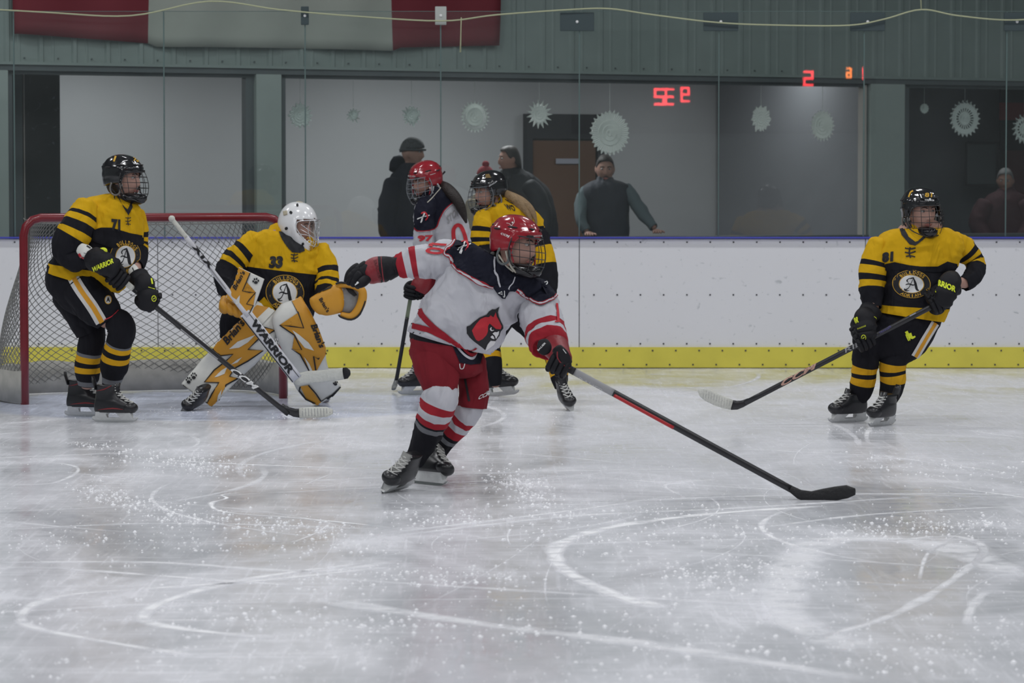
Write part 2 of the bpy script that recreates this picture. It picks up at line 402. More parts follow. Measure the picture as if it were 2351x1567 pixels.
# ---- the oblique metal clad wall behind the boards, with the lobby behind its windows
A0=P(0,415,28.2); B0=P(2351,415,33.0); A0.z=B0.z=0; WD=(B0-A0).normalized(); WN=Vector((-WD.y,WD.x,0))
WM=Matrix(((WD.x,WN.x,0,A0.x),(WD.y,WN.y,0,A0.y),(0,0,1,0),(0,0,0,1)))
def ws(u, n=0):                                      # distance along the wall (n behind it) seen at column u
    k=(u-CX)/F                                       # x = k*y
    # A0 + s*WD + n*WN : x = k*y
    ax,ay=A0.x+n*WN.x, A0.y+n*WN.y
    return (k*ay-ax)/(WD.x-k*WD.y)
def wy(u,n=0): s=ws(u,n); return (A0+WD*s+WN*n).y
def wz(v,u,n=0): return P(u,v,wy(u,n)).z
def wbox(mb,u0,u1,z0,z1,n0,n1,m,bev=0):
    s0,s1=ws(u0,n0),ws(u1,n0); return mb.box(((s0+s1)/2,(n0+n1)/2,(z0+z1)/2),(s1-s0,n1-n0,z1-z0),m,WM,bev)
SIDING=mat('pale green metal siding',(.215,.27,.255),.5,vary=.10,vscale=5)
FRAME=mat('dark grey window frame',(.085,.105,.11),.6,vary=.1)
PILL=mat('pale green post paint',(.30,.36,.34),.6,vary=.05)
LOBW=mat('lobby wall paint',(.40,.41,.42),.85,vary=.05,vscale=1.2)
ZT=2.50
mb=MB()
def rib_profile(mb,s0,s1,z0,z1,m):
    step=.305; pr=[]; s=s0
    while s<s1:
        pr+=[(s,0),(s+.11,0),(s+.125,-.018),(s+.155,-.018),(s+.17,0),(s+.235,0),(s+.242,-.005),(s+.258,-.005),(s+.265,0)]; s+=step
    vs=[];fs=[]
    for a,b in pr: vs+=[WM@Vector((a,b-.02,z0)),WM@Vector((a,b-.02,z1))]
    for i in range(len(pr)-1): fs.append([2*i,2*i+2,2*i+3,2*i+1])
    mb.add(vs,fs,m,False)
rib_profile(mb,ws(-420),ws(2900),ZT+.03,7.5,SIDING)
mb.box(((ws(-420)+ws(2900))/2,.05,(ZT+.03+7.5)/2),(ws(2900)-ws(-420),.1,7.5-ZT-.03),SIDING,WM)
wbox(mb,-420,2900,0,.95,0,.12,SIDING)
for k in range(60):                                  # screw heads along the bottom of the siding
    s=ws(-300)+k*.1525; mb.box((s,-.03,ZT+.09),(.012,.012,.012),FRAME,WM)
struct('wall_back',mb)
mb=MB(); wbox(mb,-420,2900,ZT-.02,ZT+.03,-.05,.14,FRAME); wbox(mb,-420,2900,ZT+.03,ZT+.055,-.07,.0,SIDING); struct('trim_1',mb)
mb=MB(); wbox(mb,-420,2900,.95,1.0,-.03,.3,FRAME); struct('trim_2',mb)
for i,(a,b) in enumerate(((-40,22),(590,648),(1998,2076),(2700,2800))):
    mb=MB(); wbox(mb,a,b,0.95,ZT-.02,-.06,.16,PILL,.004); struct('trim_%d'%(3+i),mb)
for i,(a,b) in enumerate(((22,590),(648,1998),(2076,2700))):
    mb=MB()
    wbox(mb,a,a+9,1.0,ZT-.02,0,.1,FRAME); wbox(mb,b-(24 if i==0 else 12),b,1.0,ZT-.02,0,.1,FRAME); wbox(mb,a,b,ZT-.05,ZT-.02,0,.1,FRAME)
    if i==1: wbox(mb,1982,1988,1.0,ZT-.03,-.01,.1,mat('pale sealant',(.42,.40,.37),.7))
    struct('window_%d'%(i+1),mb)
# lobby shell
ND=3.6
mb=MB(); wbox(mb,-300,2700,-.1,3.2,ND,ND+.1,LOBW); struct('wall_lobby',mb)
mb=MB(); mb.box((5.2,ND/2+.1,-.02),(15.2,ND-.05,.1),mat('lobby floor rubber',(.07,.07,.08),.8),WM); struct('floor_lobby',mb)
mb=MB(); mb.box((5.2,ND/2+.1,3.15),(15.2,ND-.1,.1),mat('lobby ceiling tile',(.5,.5,.5),.9),WM); struct('ceiling_lobby',mb)
# darker partition beside the right window
mb=MB(); s=ws(2010,.4); mb.box((s+.05,2.0,1.55),(.1,3.1,3.1),mat('slate partition',(.19,.20,.215),.8),WM); struct('wall_partition',mb)
mb=MB(); mb.box((ws(2010,.4)+1.9,3.5,1.55),(3.7,.1,3.1),mat('slate lobby wall',(.095,.105,.115),.8,vary=.1),WM); struct('wall_side',mb)
# door in the lobby
DN=ND-.03
d=MB(); s0,s1=ws(1209,DN),ws(1372,DN); zt=wz(262,1290,DN)
DW=mat('brown door wood',(.105,.052,.028),.55,vary=.12,vscale=3); DK=mat('dark door frame',(.018,.02,.024),.6)
d.box(((s0+s1)/2,DN-.02,(zt-.28)/2),(s1-s0-.10,.05,zt-.28),DW,WM)
for a in (s0,s1): d.box((a,DN-.03,zt/2),(.07,.09,zt),DK,WM)
d.box(((s0+s1)/2,DN-.03,zt-.13),(s1-s0,.07,.26),DK,WM)
struct('door_1',d)
mb=MB(); mb.box((ws(1302,DN-.06),DN-.06,wz(370,1300,DN)),(.27,.008,.055),mat('pale sign plate',(.30,.31,.36),.5),WM,.002)
tag(mb.build('door_sign'),'small pale blank plate on the brown lobby door','sign')
# dark glazed panel at left, with falling snow behind it
def snowglass():
    m=mat('night pane with snow flecks',(.012,.015,.018),.4); nt=m.node_tree; b=nt.nodes['Principled BSDF']
    tc=nt.nodes.new('ShaderNodeTexCoord'); v=nt.nodes.new('ShaderNodeTexNoise'); v.inputs['Scale'].default_value=18; v.inputs['Detail'].default_value=4; v.inputs['Distortion'].default_value=1.5; nt.links.new(tc.outputs['Object'],v.inputs['Vector'])
    r=nt.nodes.new('ShaderNodeValToRGB'); r.color_ramp.elements[0].position=.62; r.color_ramp.elements[0].color=(.010,.013,.015,1); r.color_ramp.elements[1].position=.80; r.color_ramp.elements[1].color=(.10,.11,.12,1)
    nt.links.new(v.outputs['Fac'],r.inputs[0]); nt.links.new(r.outputs[0],b.inputs['Base Color']); return m
mb=MB(); wbox(mb,36,140,0,2.9,.9,1.0,snowglass()); wbox(mb,34,54,0,2.9,.86,.9,FRAME); wbox(mb,57,59,0,2.9,.86,.9,mat('pale sealant',(.42,.40,.37),.7)); struct('window_4',mb)

# things on the lobby wall at the right
def onwall(u0,v0,u1,v1,n,m,th=.03,mb=None):
    mb=mb or MB(); um=(u0+u1)/2; s0,s1=ws(u0,n),ws(u1,n); z0,z1=wz(v1,um,n),wz(v0,um,n)
    return mb.box(((s0+s1)/2,n,(z0+z1)/2),(s1-s0,th,z1-z0),m,WM)
t=empty('wall_banner',WM@Vector((ws(2330,3.2),3.2,.5)),'black and dark red banner on the dark lobby wall at far right','banner')
onwall(2293,205,2400,236,3.2,mat('banner black',(.012,.012,.014),.7)).build('black_field',t)
onwall(2293,236,2400,276,3.2,mat('banner red',(.16,.012,.014),.7)).build('red_field',t)
onwall(2293,276,2400,345,3.2,mat('banner black',(.012,.012,.014),.7)).build('black_field',t)
onwall(2306,345,2400,560,3.21,mat('banner maroon',(.07,.010,.014),.7)).build('maroon_field',t)
t=empty('picture_frame',WM@Vector((ws(2250,3.2),3.2,1.2)),'thin dark framed board on the slate wall by the red banner','picture frame')
onwall(2215,327,2290,425,3.21,mat('dark board',(.07,.085,.09),.5)).build('board',t)
mb=MB()
for q in ((2214,325,2291,330),(2214,422,2291,427),(2214,325,2218,427),(2287,325,2291,427)): onwall(*q,3.18,mat('frame metal',(.015,.016,.018),.5),.02,mb)
mb.build('frame',t)

# flag on the siding
fl=MB(); zt_=5.0; NF=60; MF=24
FR=mat('flag red',(.155,.018,.028),.8,vary=.1,vscale=6); FW=mat('flag white',(.34,.37,.33),.8,vary=.08,vscale=5)
vs=[];fs=[];ms=[]
s0,s1=ws(33,-.08),ws(1146,-.08)
us=[]
for i in range(NF+1):
    k=i/NF; s=s0+(s1-s0)*k
    zb=2.715+.03*math.sin(k*3.1-.2) + (.085*(1-k/.27) if k<.27 else 0) - (.03 if .27<k<.78 else 0)+(.055*(k-.78)/.22 if k>.78 else 0)
    for j in range(MF+1):
        q=j/MF; vs.append(WM@Vector((s,-.085-.022*math.sin(k*19+q*5)-.018*math.sin(k*41-q*7)*(1-q),zb+(zt_-zb)*q)))
for i in range(NF):
    for j in range(MF):
        a=i*(MF+1)+j; fs.append([a,a+MF+1,a+MF+2,a+1]); k=(i+.5)/NF; ms.append(FR if k<.275 or k>.765 else FW)
fl.add(vs,fs,ms)
fo=fl.build('flag'); sol=fo.modifiers.new('thick','SOLIDIFY'); sol.thickness=.004
tag(fo,'large red and white flag hung flat on the metal wall above the windows','flag')

# paper snowflakes hanging in the windows
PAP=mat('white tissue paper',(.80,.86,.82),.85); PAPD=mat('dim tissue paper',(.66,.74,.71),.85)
def flake(u,v,r,spikes,kind,label,m=PAP,n=.28,asp=1,inner=.78,rag=0):
    Y=wy(u,n); c=P(u,v,Y); rr=r*Y/F; t=empty('paper_snowflake',c,label,'paper decoration','paper snowflakes hanging in the lobby windows')
    mb=MB(); N=spikes*4; rings=[0,.14,.16,.34,.36,.55,.57,inner,.9,1]
    rnd=random.Random(int(u)); jit=[1+rag*rnd.uniform(-.5,.25) for _ in range(N)]
    for side in (0,1):
        vs=[];fs=[]
        for i,q in enumerate(rings):
            for k in range(N):
                a=2*math.pi*k/N; ph=k%4
                rad=q
                if q>inner: rad=inner+(q-inner)*(1 if ph==0 else (.35 if ph in (1,3) else 0.0))
                rad*=jit[k] if q>.5 else 1
                dep=(.004 if k%2 else -.004)*min(1,q*2)+(-.005 if i%2 else .002)
                vs.append(c+WD*(math.cos(a)*rad*rr*asp)+Vector((0,0,math.sin(a)*rad*rr))+WN*(dep+side*.006))
        for i in range(len(rings)-1):
            for k in range(N):
                if kind=='cut' and i in (4,7) and k%4<2: continue
                if kind=='ring' and i==6 and k%2: continue
                k2=(k+1)%N; fs.append([i*N+k,i*N+k2,(i+1)*N+k2,(i+1)*N+k])
        mb.add(vs,fs,m,False)
    mb.build('rosette',t)
    mb=MB(); mb.wire([c+Vector((0,0,rr*.9)),Vector((c.x,c.y,ZT-.03))],.0018,m,4); mb.build('string',t)
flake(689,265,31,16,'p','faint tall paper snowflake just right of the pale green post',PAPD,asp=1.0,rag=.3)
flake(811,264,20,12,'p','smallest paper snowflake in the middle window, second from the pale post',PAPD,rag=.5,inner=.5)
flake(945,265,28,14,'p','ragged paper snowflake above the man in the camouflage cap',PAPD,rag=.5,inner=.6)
flake(1090,268,38,24,'ring','round lacy paper snowflake above the red knitted hat',PAP,rag=.05)
flake(1238,262,34,15,'p','toothed white paper snowflake at the top left corner of the brown door',PAP,inner=.55)
flake(1400,305,53,28,'p','biggest paper snowflake, over the right edge of the brown door',PAP,rag=.12,inner=.86)
flake(1747,272,33,12,'p','half folded paper snowflake left of the pointed one, in the middle window',PAP,asp=.85,rag=.35,inner=.85)
flake(1888,288,38,22,'p','oval spiked paper snowflake nearest the right post of the middle window',PAP,asp=.88,inner=.8,rag=.1)
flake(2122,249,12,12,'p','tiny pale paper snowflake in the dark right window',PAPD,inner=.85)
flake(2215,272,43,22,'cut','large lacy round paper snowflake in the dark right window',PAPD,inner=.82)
flake(2352,296,36,16,'cut','paper snowflake cut off by the right edge of the picture',PAPD,inner=.7)

# ---- boards
BY=26.7
def bscuff():
    m=mat('white board plastic',(.74,.74,.76),.35); nt=m.node_tree; b=nt.nodes['Principled BSDF']; L=nt.links.new
    g=nt.nodes.new('ShaderNodeNewGeometry')
    def layer(sc,lo,hi,scale,dis):
        q=nt.nodes.new('ShaderNodeMapping'); q.inputs['Scale'].default_value=scale; L(g.outputs['Position'],q.inputs['Vector'])
        n=nt.nodes.new('ShaderNodeTexNoise'); n.inputs['Scale'].default_value=sc; n.inputs['Detail'].default_value=5; n.inputs['Distortion'].default_value=dis; L(q.outputs[0],n.inputs['Vector'])
        r=nt.nodes.new('ShaderNodeMapRange'); r.inputs['From Min'].default_value=lo; r.inputs['From Max'].default_value=hi; L(n.outputs['Fac'],r.inputs['Value']); return r.outputs[0]
    a=layer(13,.66,.78,(1,1,1.3),.5); c=layer(30,.66,.78,(1,1,1),.3)
    mx=nt.nodes.new('ShaderNodeMath'); mx.operation='MAXIMUM'; L(a,mx.inputs[0]); L(c,mx.inputs[1])
    k=nt.nodes.new('ShaderNodeMix'); k.data_type='RGBA'; k.inputs[6].default_value=(.76,.76,.785,1); k.inputs[7].default_value=(.46,.48,.50,1); L(mx.outputs[0],k.inputs[0]); L(k.outputs[2],b.inputs['Base Color']); return m
BRD=bscuff(); SEAM=mat('dark seam',(.05,.05,.06),.7)
t=empty('dasher_boards',(0,BY,0),'white scuffed rink boards with yellow kick plate and thin blue cap line','boards')
xs=[-7.5]+[P(u,600,BY).x for u in (-320,362,1330,1987,2640)]+[7.5]
for a,b in zip(xs,xs[1:]):
    mb=MB(); mb.box(((a+b)/2,BY+.03,.53),(b-a-.006,.06,1.05),BRD,None,.003)
    x=a+.12
    while x<b-.05:
        for z in (1.03,.60,.20): mb.box((x,BY-.001,z),(.012,.006,.012),SEAM)
        x+=.19
    mb.build('board_panel',t)
KY=mat('yellow kick plate',(.70,.62,.085),.4,vary=.16,vscale=5)
mb=MB(); mb.box((0,BY-.008,.088),(15,.028,.168),KY,None,.004)
for k in range(80): mb.box((-7.4+k*.19,BY-.024,.145),(.012,.005,.012),SEAM); mb.box((-7.45+k*.19,BY-.024,.03),(.012,.005,.012),SEAM)
mb.build('kick_plate',t)
mb=MB(); mb.box((0,BY+.03,1.066),(15,.13,.014),mat('blue cap rail',(.07,.08,.46),.4),None,.004); mb.build('cap_rail',t)
mb=MB(); mb.box((0,BY+.1,.5),(15,.06,1.0),FRAME); mb.build('back_frame',t)
# ---- glass on the boards
def glassmat():
    m=bpy.data.materials.new('rink glass'); m.use_nodes=True; nt=m.node_tree; nt.nodes.clear(); L=nt.links.new
    out=nt.nodes.new('ShaderNodeOutputMaterial'); tr=nt.nodes.new('ShaderNodeBsdfTransparent'); tr.inputs[0].default_value=(.90,.94,.93,1)
    gl=nt.nodes.new('ShaderNodeBsdfGlossy'); gl.inputs['Roughness'].default_value=.008; gl.inputs[0].default_value=(.85,.9,.9,1)
    df=nt.nodes.new('ShaderNodeBsdfDiffuse'); df.inputs[0].default_value=(.62,.66,.66,1)
    fr=nt.nodes.new('ShaderNodeFresnel'); fr.inputs[0].default_value=1.5
    mu=nt.nodes.new('ShaderNodeMath'); mu.operation='MULTIPLY'; mu.inputs[1].default_value=1.5; L(fr.outputs[0],mu.inputs[0])
    g=nt.nodes.new('ShaderNodeNewGeometry'); n=nt.nodes.new('ShaderNodeTexNoise'); n.inputs['Scale'].default_value=1.5; n.inputs['Detail'].default_value=6; L(g.outputs['Position'],n.inputs['Vector'])
    r=nt.nodes.new('ShaderNodeMapRange'); r.inputs['From Min'].default_value=.3; r.inputs['From Max'].default_value=.8; r.inputs['To Min'].default_value=.015; r.inputs['To Max'].default_value=.045; L(n.outputs['Fac'],r.inputs['Value'])
    a=nt.nodes.new('ShaderNodeMixShader'); L(r.outputs[0],a.inputs[0]); L(tr.outputs[0],a.inputs[1]); L(df.outputs[0],a.inputs[2])
    b=nt.nodes.new('ShaderNodeMixShader'); L(mu.outputs[0],b.inputs[0]); L(a.outputs[0],b.inputs[1]); L(gl.outputs[0],b.inputs[2]); L(b.outputs[0],out.inputs[0]); return m
GLASS=glassmat(); GEDGE=mat('green glass edge',(.10,.15,.145),.3)
t=empty('rink_glass',(0,BY+.06,1.08),'tall clear glass panes with dark joints standing on the white boards','glass')
us=[-320,33,377,701,1012,1330,1650,1983,2310,2640]
ztop=P(1000,26,BY+.06).z
for a,b in zip(us,us[1:]):
    x0,x1=P(a,300,BY+.06).x+.005,P(b,300,BY+.06).x-.005
    mb=MB(); mb.add([(x0,BY+.06,1.078),(x1,BY+.06,1.078),(x1,BY+.06,ztop),(x0,BY+.06,ztop)],[[0,1,2,3]],GLASS,False)
    mb.box(((x0+x1)/2,BY+.06,ztop),(x1-x0,.010,.004),GEDGE)
    mb.build('glass_pane',t)
for u in us[1:-1]:
    x=P(u,300,BY+.06).x; mb=MB(); mb.box((x,BY+.062,(1.078+ztop)/2),(.010 if u!=1650 else .008,.014,ztop-1.078),GEDGE); mb.build('joint_strip',t)
CLIP=mat('clear clip plastic',(.055,.075,.08),.5,spec=.2); CLIPW=mat('pale clip plastic',(.42,.44,.42),.3)
for u,w,m in ((700,18,CLIP),(1012,26,CLIPW),(1325,78,CLIP),(1655,80,CLIP),(1992,80,CLIP),(2335,60,CLIP)):
    c=P(u,50 if w>30 else 36,BY+.045); ww=w*BY/F; mb=MB(); mb.box(c,(ww,.012,.15),m,None,.003); mb.ell((c.x,c.y-.008,c.z),(.012,.008,.012),PRW); mb.build('glass_clip',t)
# rope along the top of the glass
ROPE=mat('pale yellow rope',(.42,.44,.28),.8)
mb=MB(); pts=[(-200,10),(100,28),(300,36),(480,3),(640,22),(800,36),(1012,48),(1140,34),(1310,22),(1400,20),(1500,34),(1650,52),(1800,58),(1950,58),(2030,44),(2115,22),(2200,36),(2330,46),(2500,30)]
mb.wire([P(u,v,BY+.02) for u,v in pts],.006,ROPE,6,sub=6)
mb.wire([P(1059,40,BY+.02),P(1058,75,BY+.02),P(1057,120,BY+.02)],[.004,.004,.007],ROPE,6); mb.wire([P(2115,22,BY+.02),P(2112,-60,BY+.02)],.005,ROPE,6)
tag(mb.build('rope'),'thin pale yellow rope looping along the top edge of the rink glass','rope')

# scoreboard on the wall behind the viewer; its lit digits mirror in the glass
SG={'9':'abcdfg','3':'abcdg','2':'abged','5':'afgcd','6':'afgedc','1':'bc'}
SBM=mat('scoreboard black',(.015,.015,.016),.6); LEDR=mat('red digit lamp',(.3,.02,.02),.5,emit=(1,.05,.06),estr=26); LEDO=mat('orange digit lamp',(.3,.1,.02),.5,emit=(1,.22,.03),estr=26)
t=empty('scoreboard',(2.7,-6.9,2.3),'black scoreboard with red lit digits reading 9:32 on the far end wall','scoreboard')
mb=MB(); mb.box((3.9,-6.86,3.35),(5.6,.12,1.9),SBM,None,.02); mb.build('panel',t)
VY=2*(BY+.06)+6.78
def mirror(u,v): p=P(u,v,VY); return p.x,p.z
def digit(ch,u,v,w,h,m):
    x,z=mirror(u,v); k=VY/F; w*=k; h*=k; mb=MB(); tt=.16*w+.012
    S={'a':((-1,1),(1,1)),'b':((-1,1),(-1,0)),'c':((-1,0),(-1,-1)),'d':((-1,-1),(1,-1)),'e':((1,-1),(1,0)),'f':((1,0),(1,1)),'g':((-1,0),(1,0))}
    S={k2:v2 for k2,v2 in S.items()}
    for sg in SG[ch]:
        (a,b),(c2,d2)=S[sg]; a*=-1; c2*=-1      # seen in the mirror
        a,c2=-a,-c2
        p=Vector((x+a*w/2,-6.79,z+b*h/2)); q=Vector((x+c2*w/2,-6.79,z+d2*h/2)); mid=(p+q)/2
        mb.box(mid,(abs(p.x-q.x)+tt,.02,abs(p.z-q.z)+tt),m)
    mb.build('digit',t)
digit('2',1514,222,20,34,LEDR); digit('3',1537,222,16,34,LEDR); digit('9',1573,217,16,30,LEDR)
digit('5',1856,180,18,30,LEDR); digit('6',1949,167,9,20,LEDO); digit('1',1984,168,5,26,LEDR)

# ---- goal
GREDM=mat('red goal pipe',(.18,.010,.018),.3,vary=.25,vscale=9,coat=.2)
gl=G(57,928); gr=G(650,914)
gx=(gr-gl).normalized(); gy=Vector((-gx.y,gx.x,0)); gw=(gr-gl).length; gh=P(57,500,gl.y).z
goal=empty('hockey_goal',(gl+gr)/2,'red piped ice hockey goal with white net behind the goalkeeper','goal')
def gp(a,d,z): return gl+gx*a+gy*d+Vector((0,0,z))
mb=MB(); r=.030
pts=[gp(0,0,0),gp(0,0,.4),gp(0,0,gh-.12)]+[gp(.12-.12*math.cos(a),0,gh-.12+.12*math.sin(a)) for a in (R(30),R(60),R(90))]+[gp(gw/2,0,gh)]+[gp(gw-.12+.12*math.sin(a),0,gh-.12+.12*math.cos(a)) for a in (R(0),R(30),R(60),R(90))]+[gp(gw,0,.4),gp(gw,0,0)]
mb.wire(pts,r,GREDM,12); mb.build('goal_frame',goal)
tag(goal.children[0],'red pipe frame')
D=1.02; mb=MB(); base=[gp(0,0,.03),gp(-.08,.35,.03),gp(.02,.8,.03),gp(.3,D,.03),gp(gw/2,D+.05,.03),gp(gw-.3,D,.03),gp(gw-.02,.8,.03),gp(gw+.08,.35,.03),gp(gw,0,.03)]
mb.wire(base,.022,mat('pale base pipe',(.42,.42,.42),.5),8,sub=5); mb.build('base_rail',goal); mb=MB()
top=[gp(.05,0,gh),gp(.1,.30,gh-.01),gp(.35,.52,gh-.02),gp(gw/2,.56,gh-.03),gp(gw-.35,.52,gh-.02),gp(gw-.1,.30,gh-.01),gp(gw-.05,0,gh)]
mb.wire([top[1],top[2],top[3],top[4],top[5]],.008,mat('pale base pipe',(.42,.42,.42),.5),6,sub=5); mb.build('back_rail',goal)
# padded skirt round the base
SK=mat('dirty white skirt pad',(.42,.41,.38),.8,vary=.3,vscale=12)
mb=MB(); B=[Vector(q) for q in spl([list(p) for p in base],[i/8 for i in range(8*8+1)])]
cc=gp(gw/2,.45,0)
rings=[]
for i,p in enumerate(B):
    o_=(p-cc); o_.z=0; o_.normalize(); w=.03; hh=.20+.02*noise.noise(p*5); rings.append([p+Vector((0,0,-.02))+o_*w,p+o_*w+Vector((0,0,hh)),p-o_*w+Vector((0,0,hh-.01)),p-o_*w+Vector((0,0,-.02))])
mb.skin(rings,SK); mb.build('skirt_pad',goal)
# netting: strands follow two families over the bulging surface between top rail and base
NET=mat('net cord',(.22,.22,.21),.9)
T=[Vector(q) for q in spl([list(p) for p in top],[i*(len(top)-1)/96 for i in range(97)])]
Bp=[Vector(q) for q in spl([list(p) for p in base],[i*(len(base)-1)/96 for i in range(97)])]
def net(i,j):                                        # i along 0..96, j down 0..1
    i=max(0,min(96,i)); a=int(i); f=i-a; b=min(a+1,96); t_=T[a].lerp(T[b],f); b_=Bp[a].lerp(Bp[b],f)
    p=t_.lerp(b_,j); o_=p-cc; o_.z=0; o_.normalize(); e=math.sin(math.pi*i/96)
    return p+o_*(.10*math.sin(math.pi*min(1,j*1.0))*e)+Vector((0,0,-.05*math.sin(math.pi*j)))+gx*.05*math.sin(j*4+i*.1)*e
mb=MB(); NS=66
for k in range(-NS//2,NS+NS//2+1):
    for sgn in (1,-1):
        pts=[]
        for q in range(0,25):
            j=q/24; i=96*k/NS+sgn*j*34
            if 0<=i<=96: pts.append(net(i,j))
        if len(pts)>2: mb.wire(pts,.0027,NET,4)
# top of the net
for k in range(33):
    f=3*k
    a,b=net(f,0),gp(gw*f/96,0,gh)
    mb.wire([a,a.lerp(b,.5)+Vector((0,0,-.04)),b],.0023,NET,4)
for q in (.15,.3,.45,.6,.75,.9): mb.wire([net(3*k,0).lerp(gp(gw*3*k/96,0,gh),q)+Vector((0,0,-.04*math.sin(math.pi*q))) for k in range(33)],.0023,NET,4)
tag(mb.build('netting',goal),'knotted cord net')

# ---- marks and shavings on the ice
def frost():
    m=bpy.data.materials.new('scraped frost'); m.use_nodes=True; nt=m.node_tree; b=nt.nodes['Principled BSDF']; L=nt.links.new
    b.inputs['Base Color'].default_value=(.95,.95,.97,1); b.inputs['Roughness'].default_value=.8
    g=nt.nodes.new('ShaderNodeNewGeometry'); n=nt.nodes.new('ShaderNodeTexNoise'); n.inputs['Scale'].default_value=9; n.inputs['Detail'].default_value=7; L(g.outputs['Position'],n.inputs['Vector'])
    at=nt.nodes.new('ShaderNodeAttribute'); at.attribute_name='edge'
    r=nt.nodes.new('ShaderNodeMapRange'); r.inputs['From Min'].default_value=.28; r.inputs['From Max'].default_value=.55; L(n.outputs['Fac'],r.inputs['Value'])
    x=nt.nodes.new('ShaderNodeMath'); x.operation='MULTIPLY'; L(r.outputs[0],x.inputs[0]); L(at.outputs['Fac'],x.inputs[1])
    L(x.outputs[0],b.inputs['Alpha']); return m
FROST=frost()
class Marks:
    def __init__(s): s.v=[];s.f=[];s.a=[]
    def rib(s,pts,w,al=1,sub=10,z=.0012):
        pts=[Vector(q) for q in spl([list(G(u,v,z)) for u,v in pts],[i/sub for i in range((len(pts)-1)*sub+1)])]
        s.ribw(pts,w,al)
    def ribw(s,pts,w,al):
        n=len(pts)
        for i,p in enumerate(pts):
            t=(pts[min(i+1,n-1)]-pts[max(i-1,0)]).normalized(); b=Vector((-t.y,t.x,0)); e=min(1,i/4,(n-1-i)/4); ww=w*(.55+.9*abs(noise.noise(p*3)))
            for k,aa in ((-1,0),(-.4,1),(.4,1),(1,0)): s.v.append(p+b*ww*k); s.a.append(aa*e*al)
        o=len(s.v)-4*n
        for i in range(n-1):
            for k in range(3): s.f.append([o+4*i+k,o+4*i+k+1,o+4*i+4+k+1,o+4*i+4+k])
mk=Marks()
for pts,w,al in (([(830,1292),(560,1330),(400,1372),(338,1402),(345,1428),(480,1450),(640,1462)],.045,.9),
  ([(900,1300),(560,1335),(200,1360),(90,1382),(50,1412),(80,1440),(260,1475),(450,1505)],.035,.8),
  ([(1900,1160),(1620,1180),(1400,1210),(1290,1245),(1275,1275),(1300,1310),(1400,1360),(1520,1395)],.06,.9),
  ([(2351,1330),(2150,1250),(1900,1240),(1820,1300),(1800,1370),(1830,1430),(2000,1500)],.16,.55),
  ([(560,1130),(510,1135),(520,1143),(485,1155),(520,1175),(700,1190),(900,1210)],.018,1),
  ([(0,1060),(130,1062),(180,1078),(120,1108),(0,1112)],.018,.7),([(1250,1090),(1500,1105),(1640,1100),(1530,1112),(1560,1135)],.016,.6),
  ([(1700,1030),(1950,1042),(2351,1060)],.02,.7),([(1950,1035),(2351,1090)],.02,.55),([(1750,1210),(2000,1180),(2351,1160)],.03,.6),
  ([(0,1290),(350,1290),(700,1310),(900,1290)],.05,.6),([(700,1370),(1100,1430),(1500,1480),(2000,1560)],.09,.6),([(0,1215),(400,1200),(900,1215)],.03,.5),
  ([(900,1230),(1300,1185),(1700,1165),(2100,1140)],.04,.6),([(2050,1240),(2190,1230),(2260,1260),(2200,1320),(2050,1410),(1850,1470)],.035,.6),([(2110,1330),(2130,1270),(2180,1245)],.015,.7),
  ([(1480,858),(1515,859),(1525,860)],.03,1)):
    mk.rib(pts,w,al)
rnd=random.Random(5)
for i in range(230):
    x=rnd.uniform(-5,5); y=11+rnd.random()**1.3*14.5; a=rnd.uniform(0,math.pi); L_=rnd.uniform(.6,3.5); k=rnd.uniform(-.5,.5); pts=[]
    for q in range(18): pts.append(Vector((x,y,.0008+.000002*i))); x+=math.cos(a)*L_/18; y+=math.sin(a)*L_/18; a+=k*L_/18
    if max(p.y for p in pts)<26.5: mk.ribw(pts,rnd.choice((.003,.005,.008,.02,.03)),rnd.uniform(.3,.9))
me=bpy.data.meshes.new('skate_marks'); me.from_pydata(mk.v,[],mk.f); me.materials.append(FROST)
at=me.attributes.new('edge','FLOAT','POINT'); at.data.foreach_set('value',mk.a)
o=bpy.data.objects.new('skate_marks',me); COL.objects.link(o); tag(o,'pale curving skate marks scraped into the ice','skate marks',kind='stuff')
# snow crumbs
SNOW=mat('snow crumbs',(.90,.90,.93),.8); mb=MB(); rnd=random.Random(9)
def crumbs(u0,v0,u1,v1,n,s0=.003,s1=.011,spread=14):
    for _ in range(n):
        t_=rnd.random(); u=u0+(u1-u0)*t_+rnd.gauss(0,spread*2); v=v0+(v1-v0)*t_+rnd.gauss(0,spread)
        p=G(u,max(860,v)); 
        s_=s0+(s1-s0)*rnd.random()**3; h=s_*rnd.uniform(.4,.9)
        a=rnd.uniform(0,6.28); q=[p+Vector((s_*math.cos(a+k*1.256)*rnd.uniform(.6,1.2),s_*math.sin(a+k*1.256)*rnd.uniform(.6,1.2),0.0005)) for k in range(5)]
        mb.add(q+[p+Vector((0,0,h))],[[k,(k+1)%5,5] for k in range(5)],SNOW,True)
for q in ((200,1120,420,1190,420),(420,1190,800,1215,300),(250,1040,520,1075,260),(430,1050,560,1078,160),(900,1190,1700,1175,420),(1130,1080,1260,1150,200,.004,.014),(1180,1110,1240,1130,80,.006,.016),(1960,1060,2351,1080,160),(1200,1240,2300,1200,420),(700,1330,1200,1320,250),(400,1410,1000,1450,260,.003,.012,22),(1100,1440,2300,1500,260,.003,.012,30),(1480,1290,1700,1350,160,.003,.012,20),(1650,1290,1900,1330,160,.003,.01,16),(150,955,520,940,160,.003,.008,6),(620,960,800,948,90,.003,.008,5),(1890,985,2060,990,60,.003,.008,4),(170,1018,260,1026,80,.003,.009,4),(0,1230,900,1260,260,.003,.01,18),(1900,1230,2351,1200,260,.003,.01,14)): crumbs(*q)
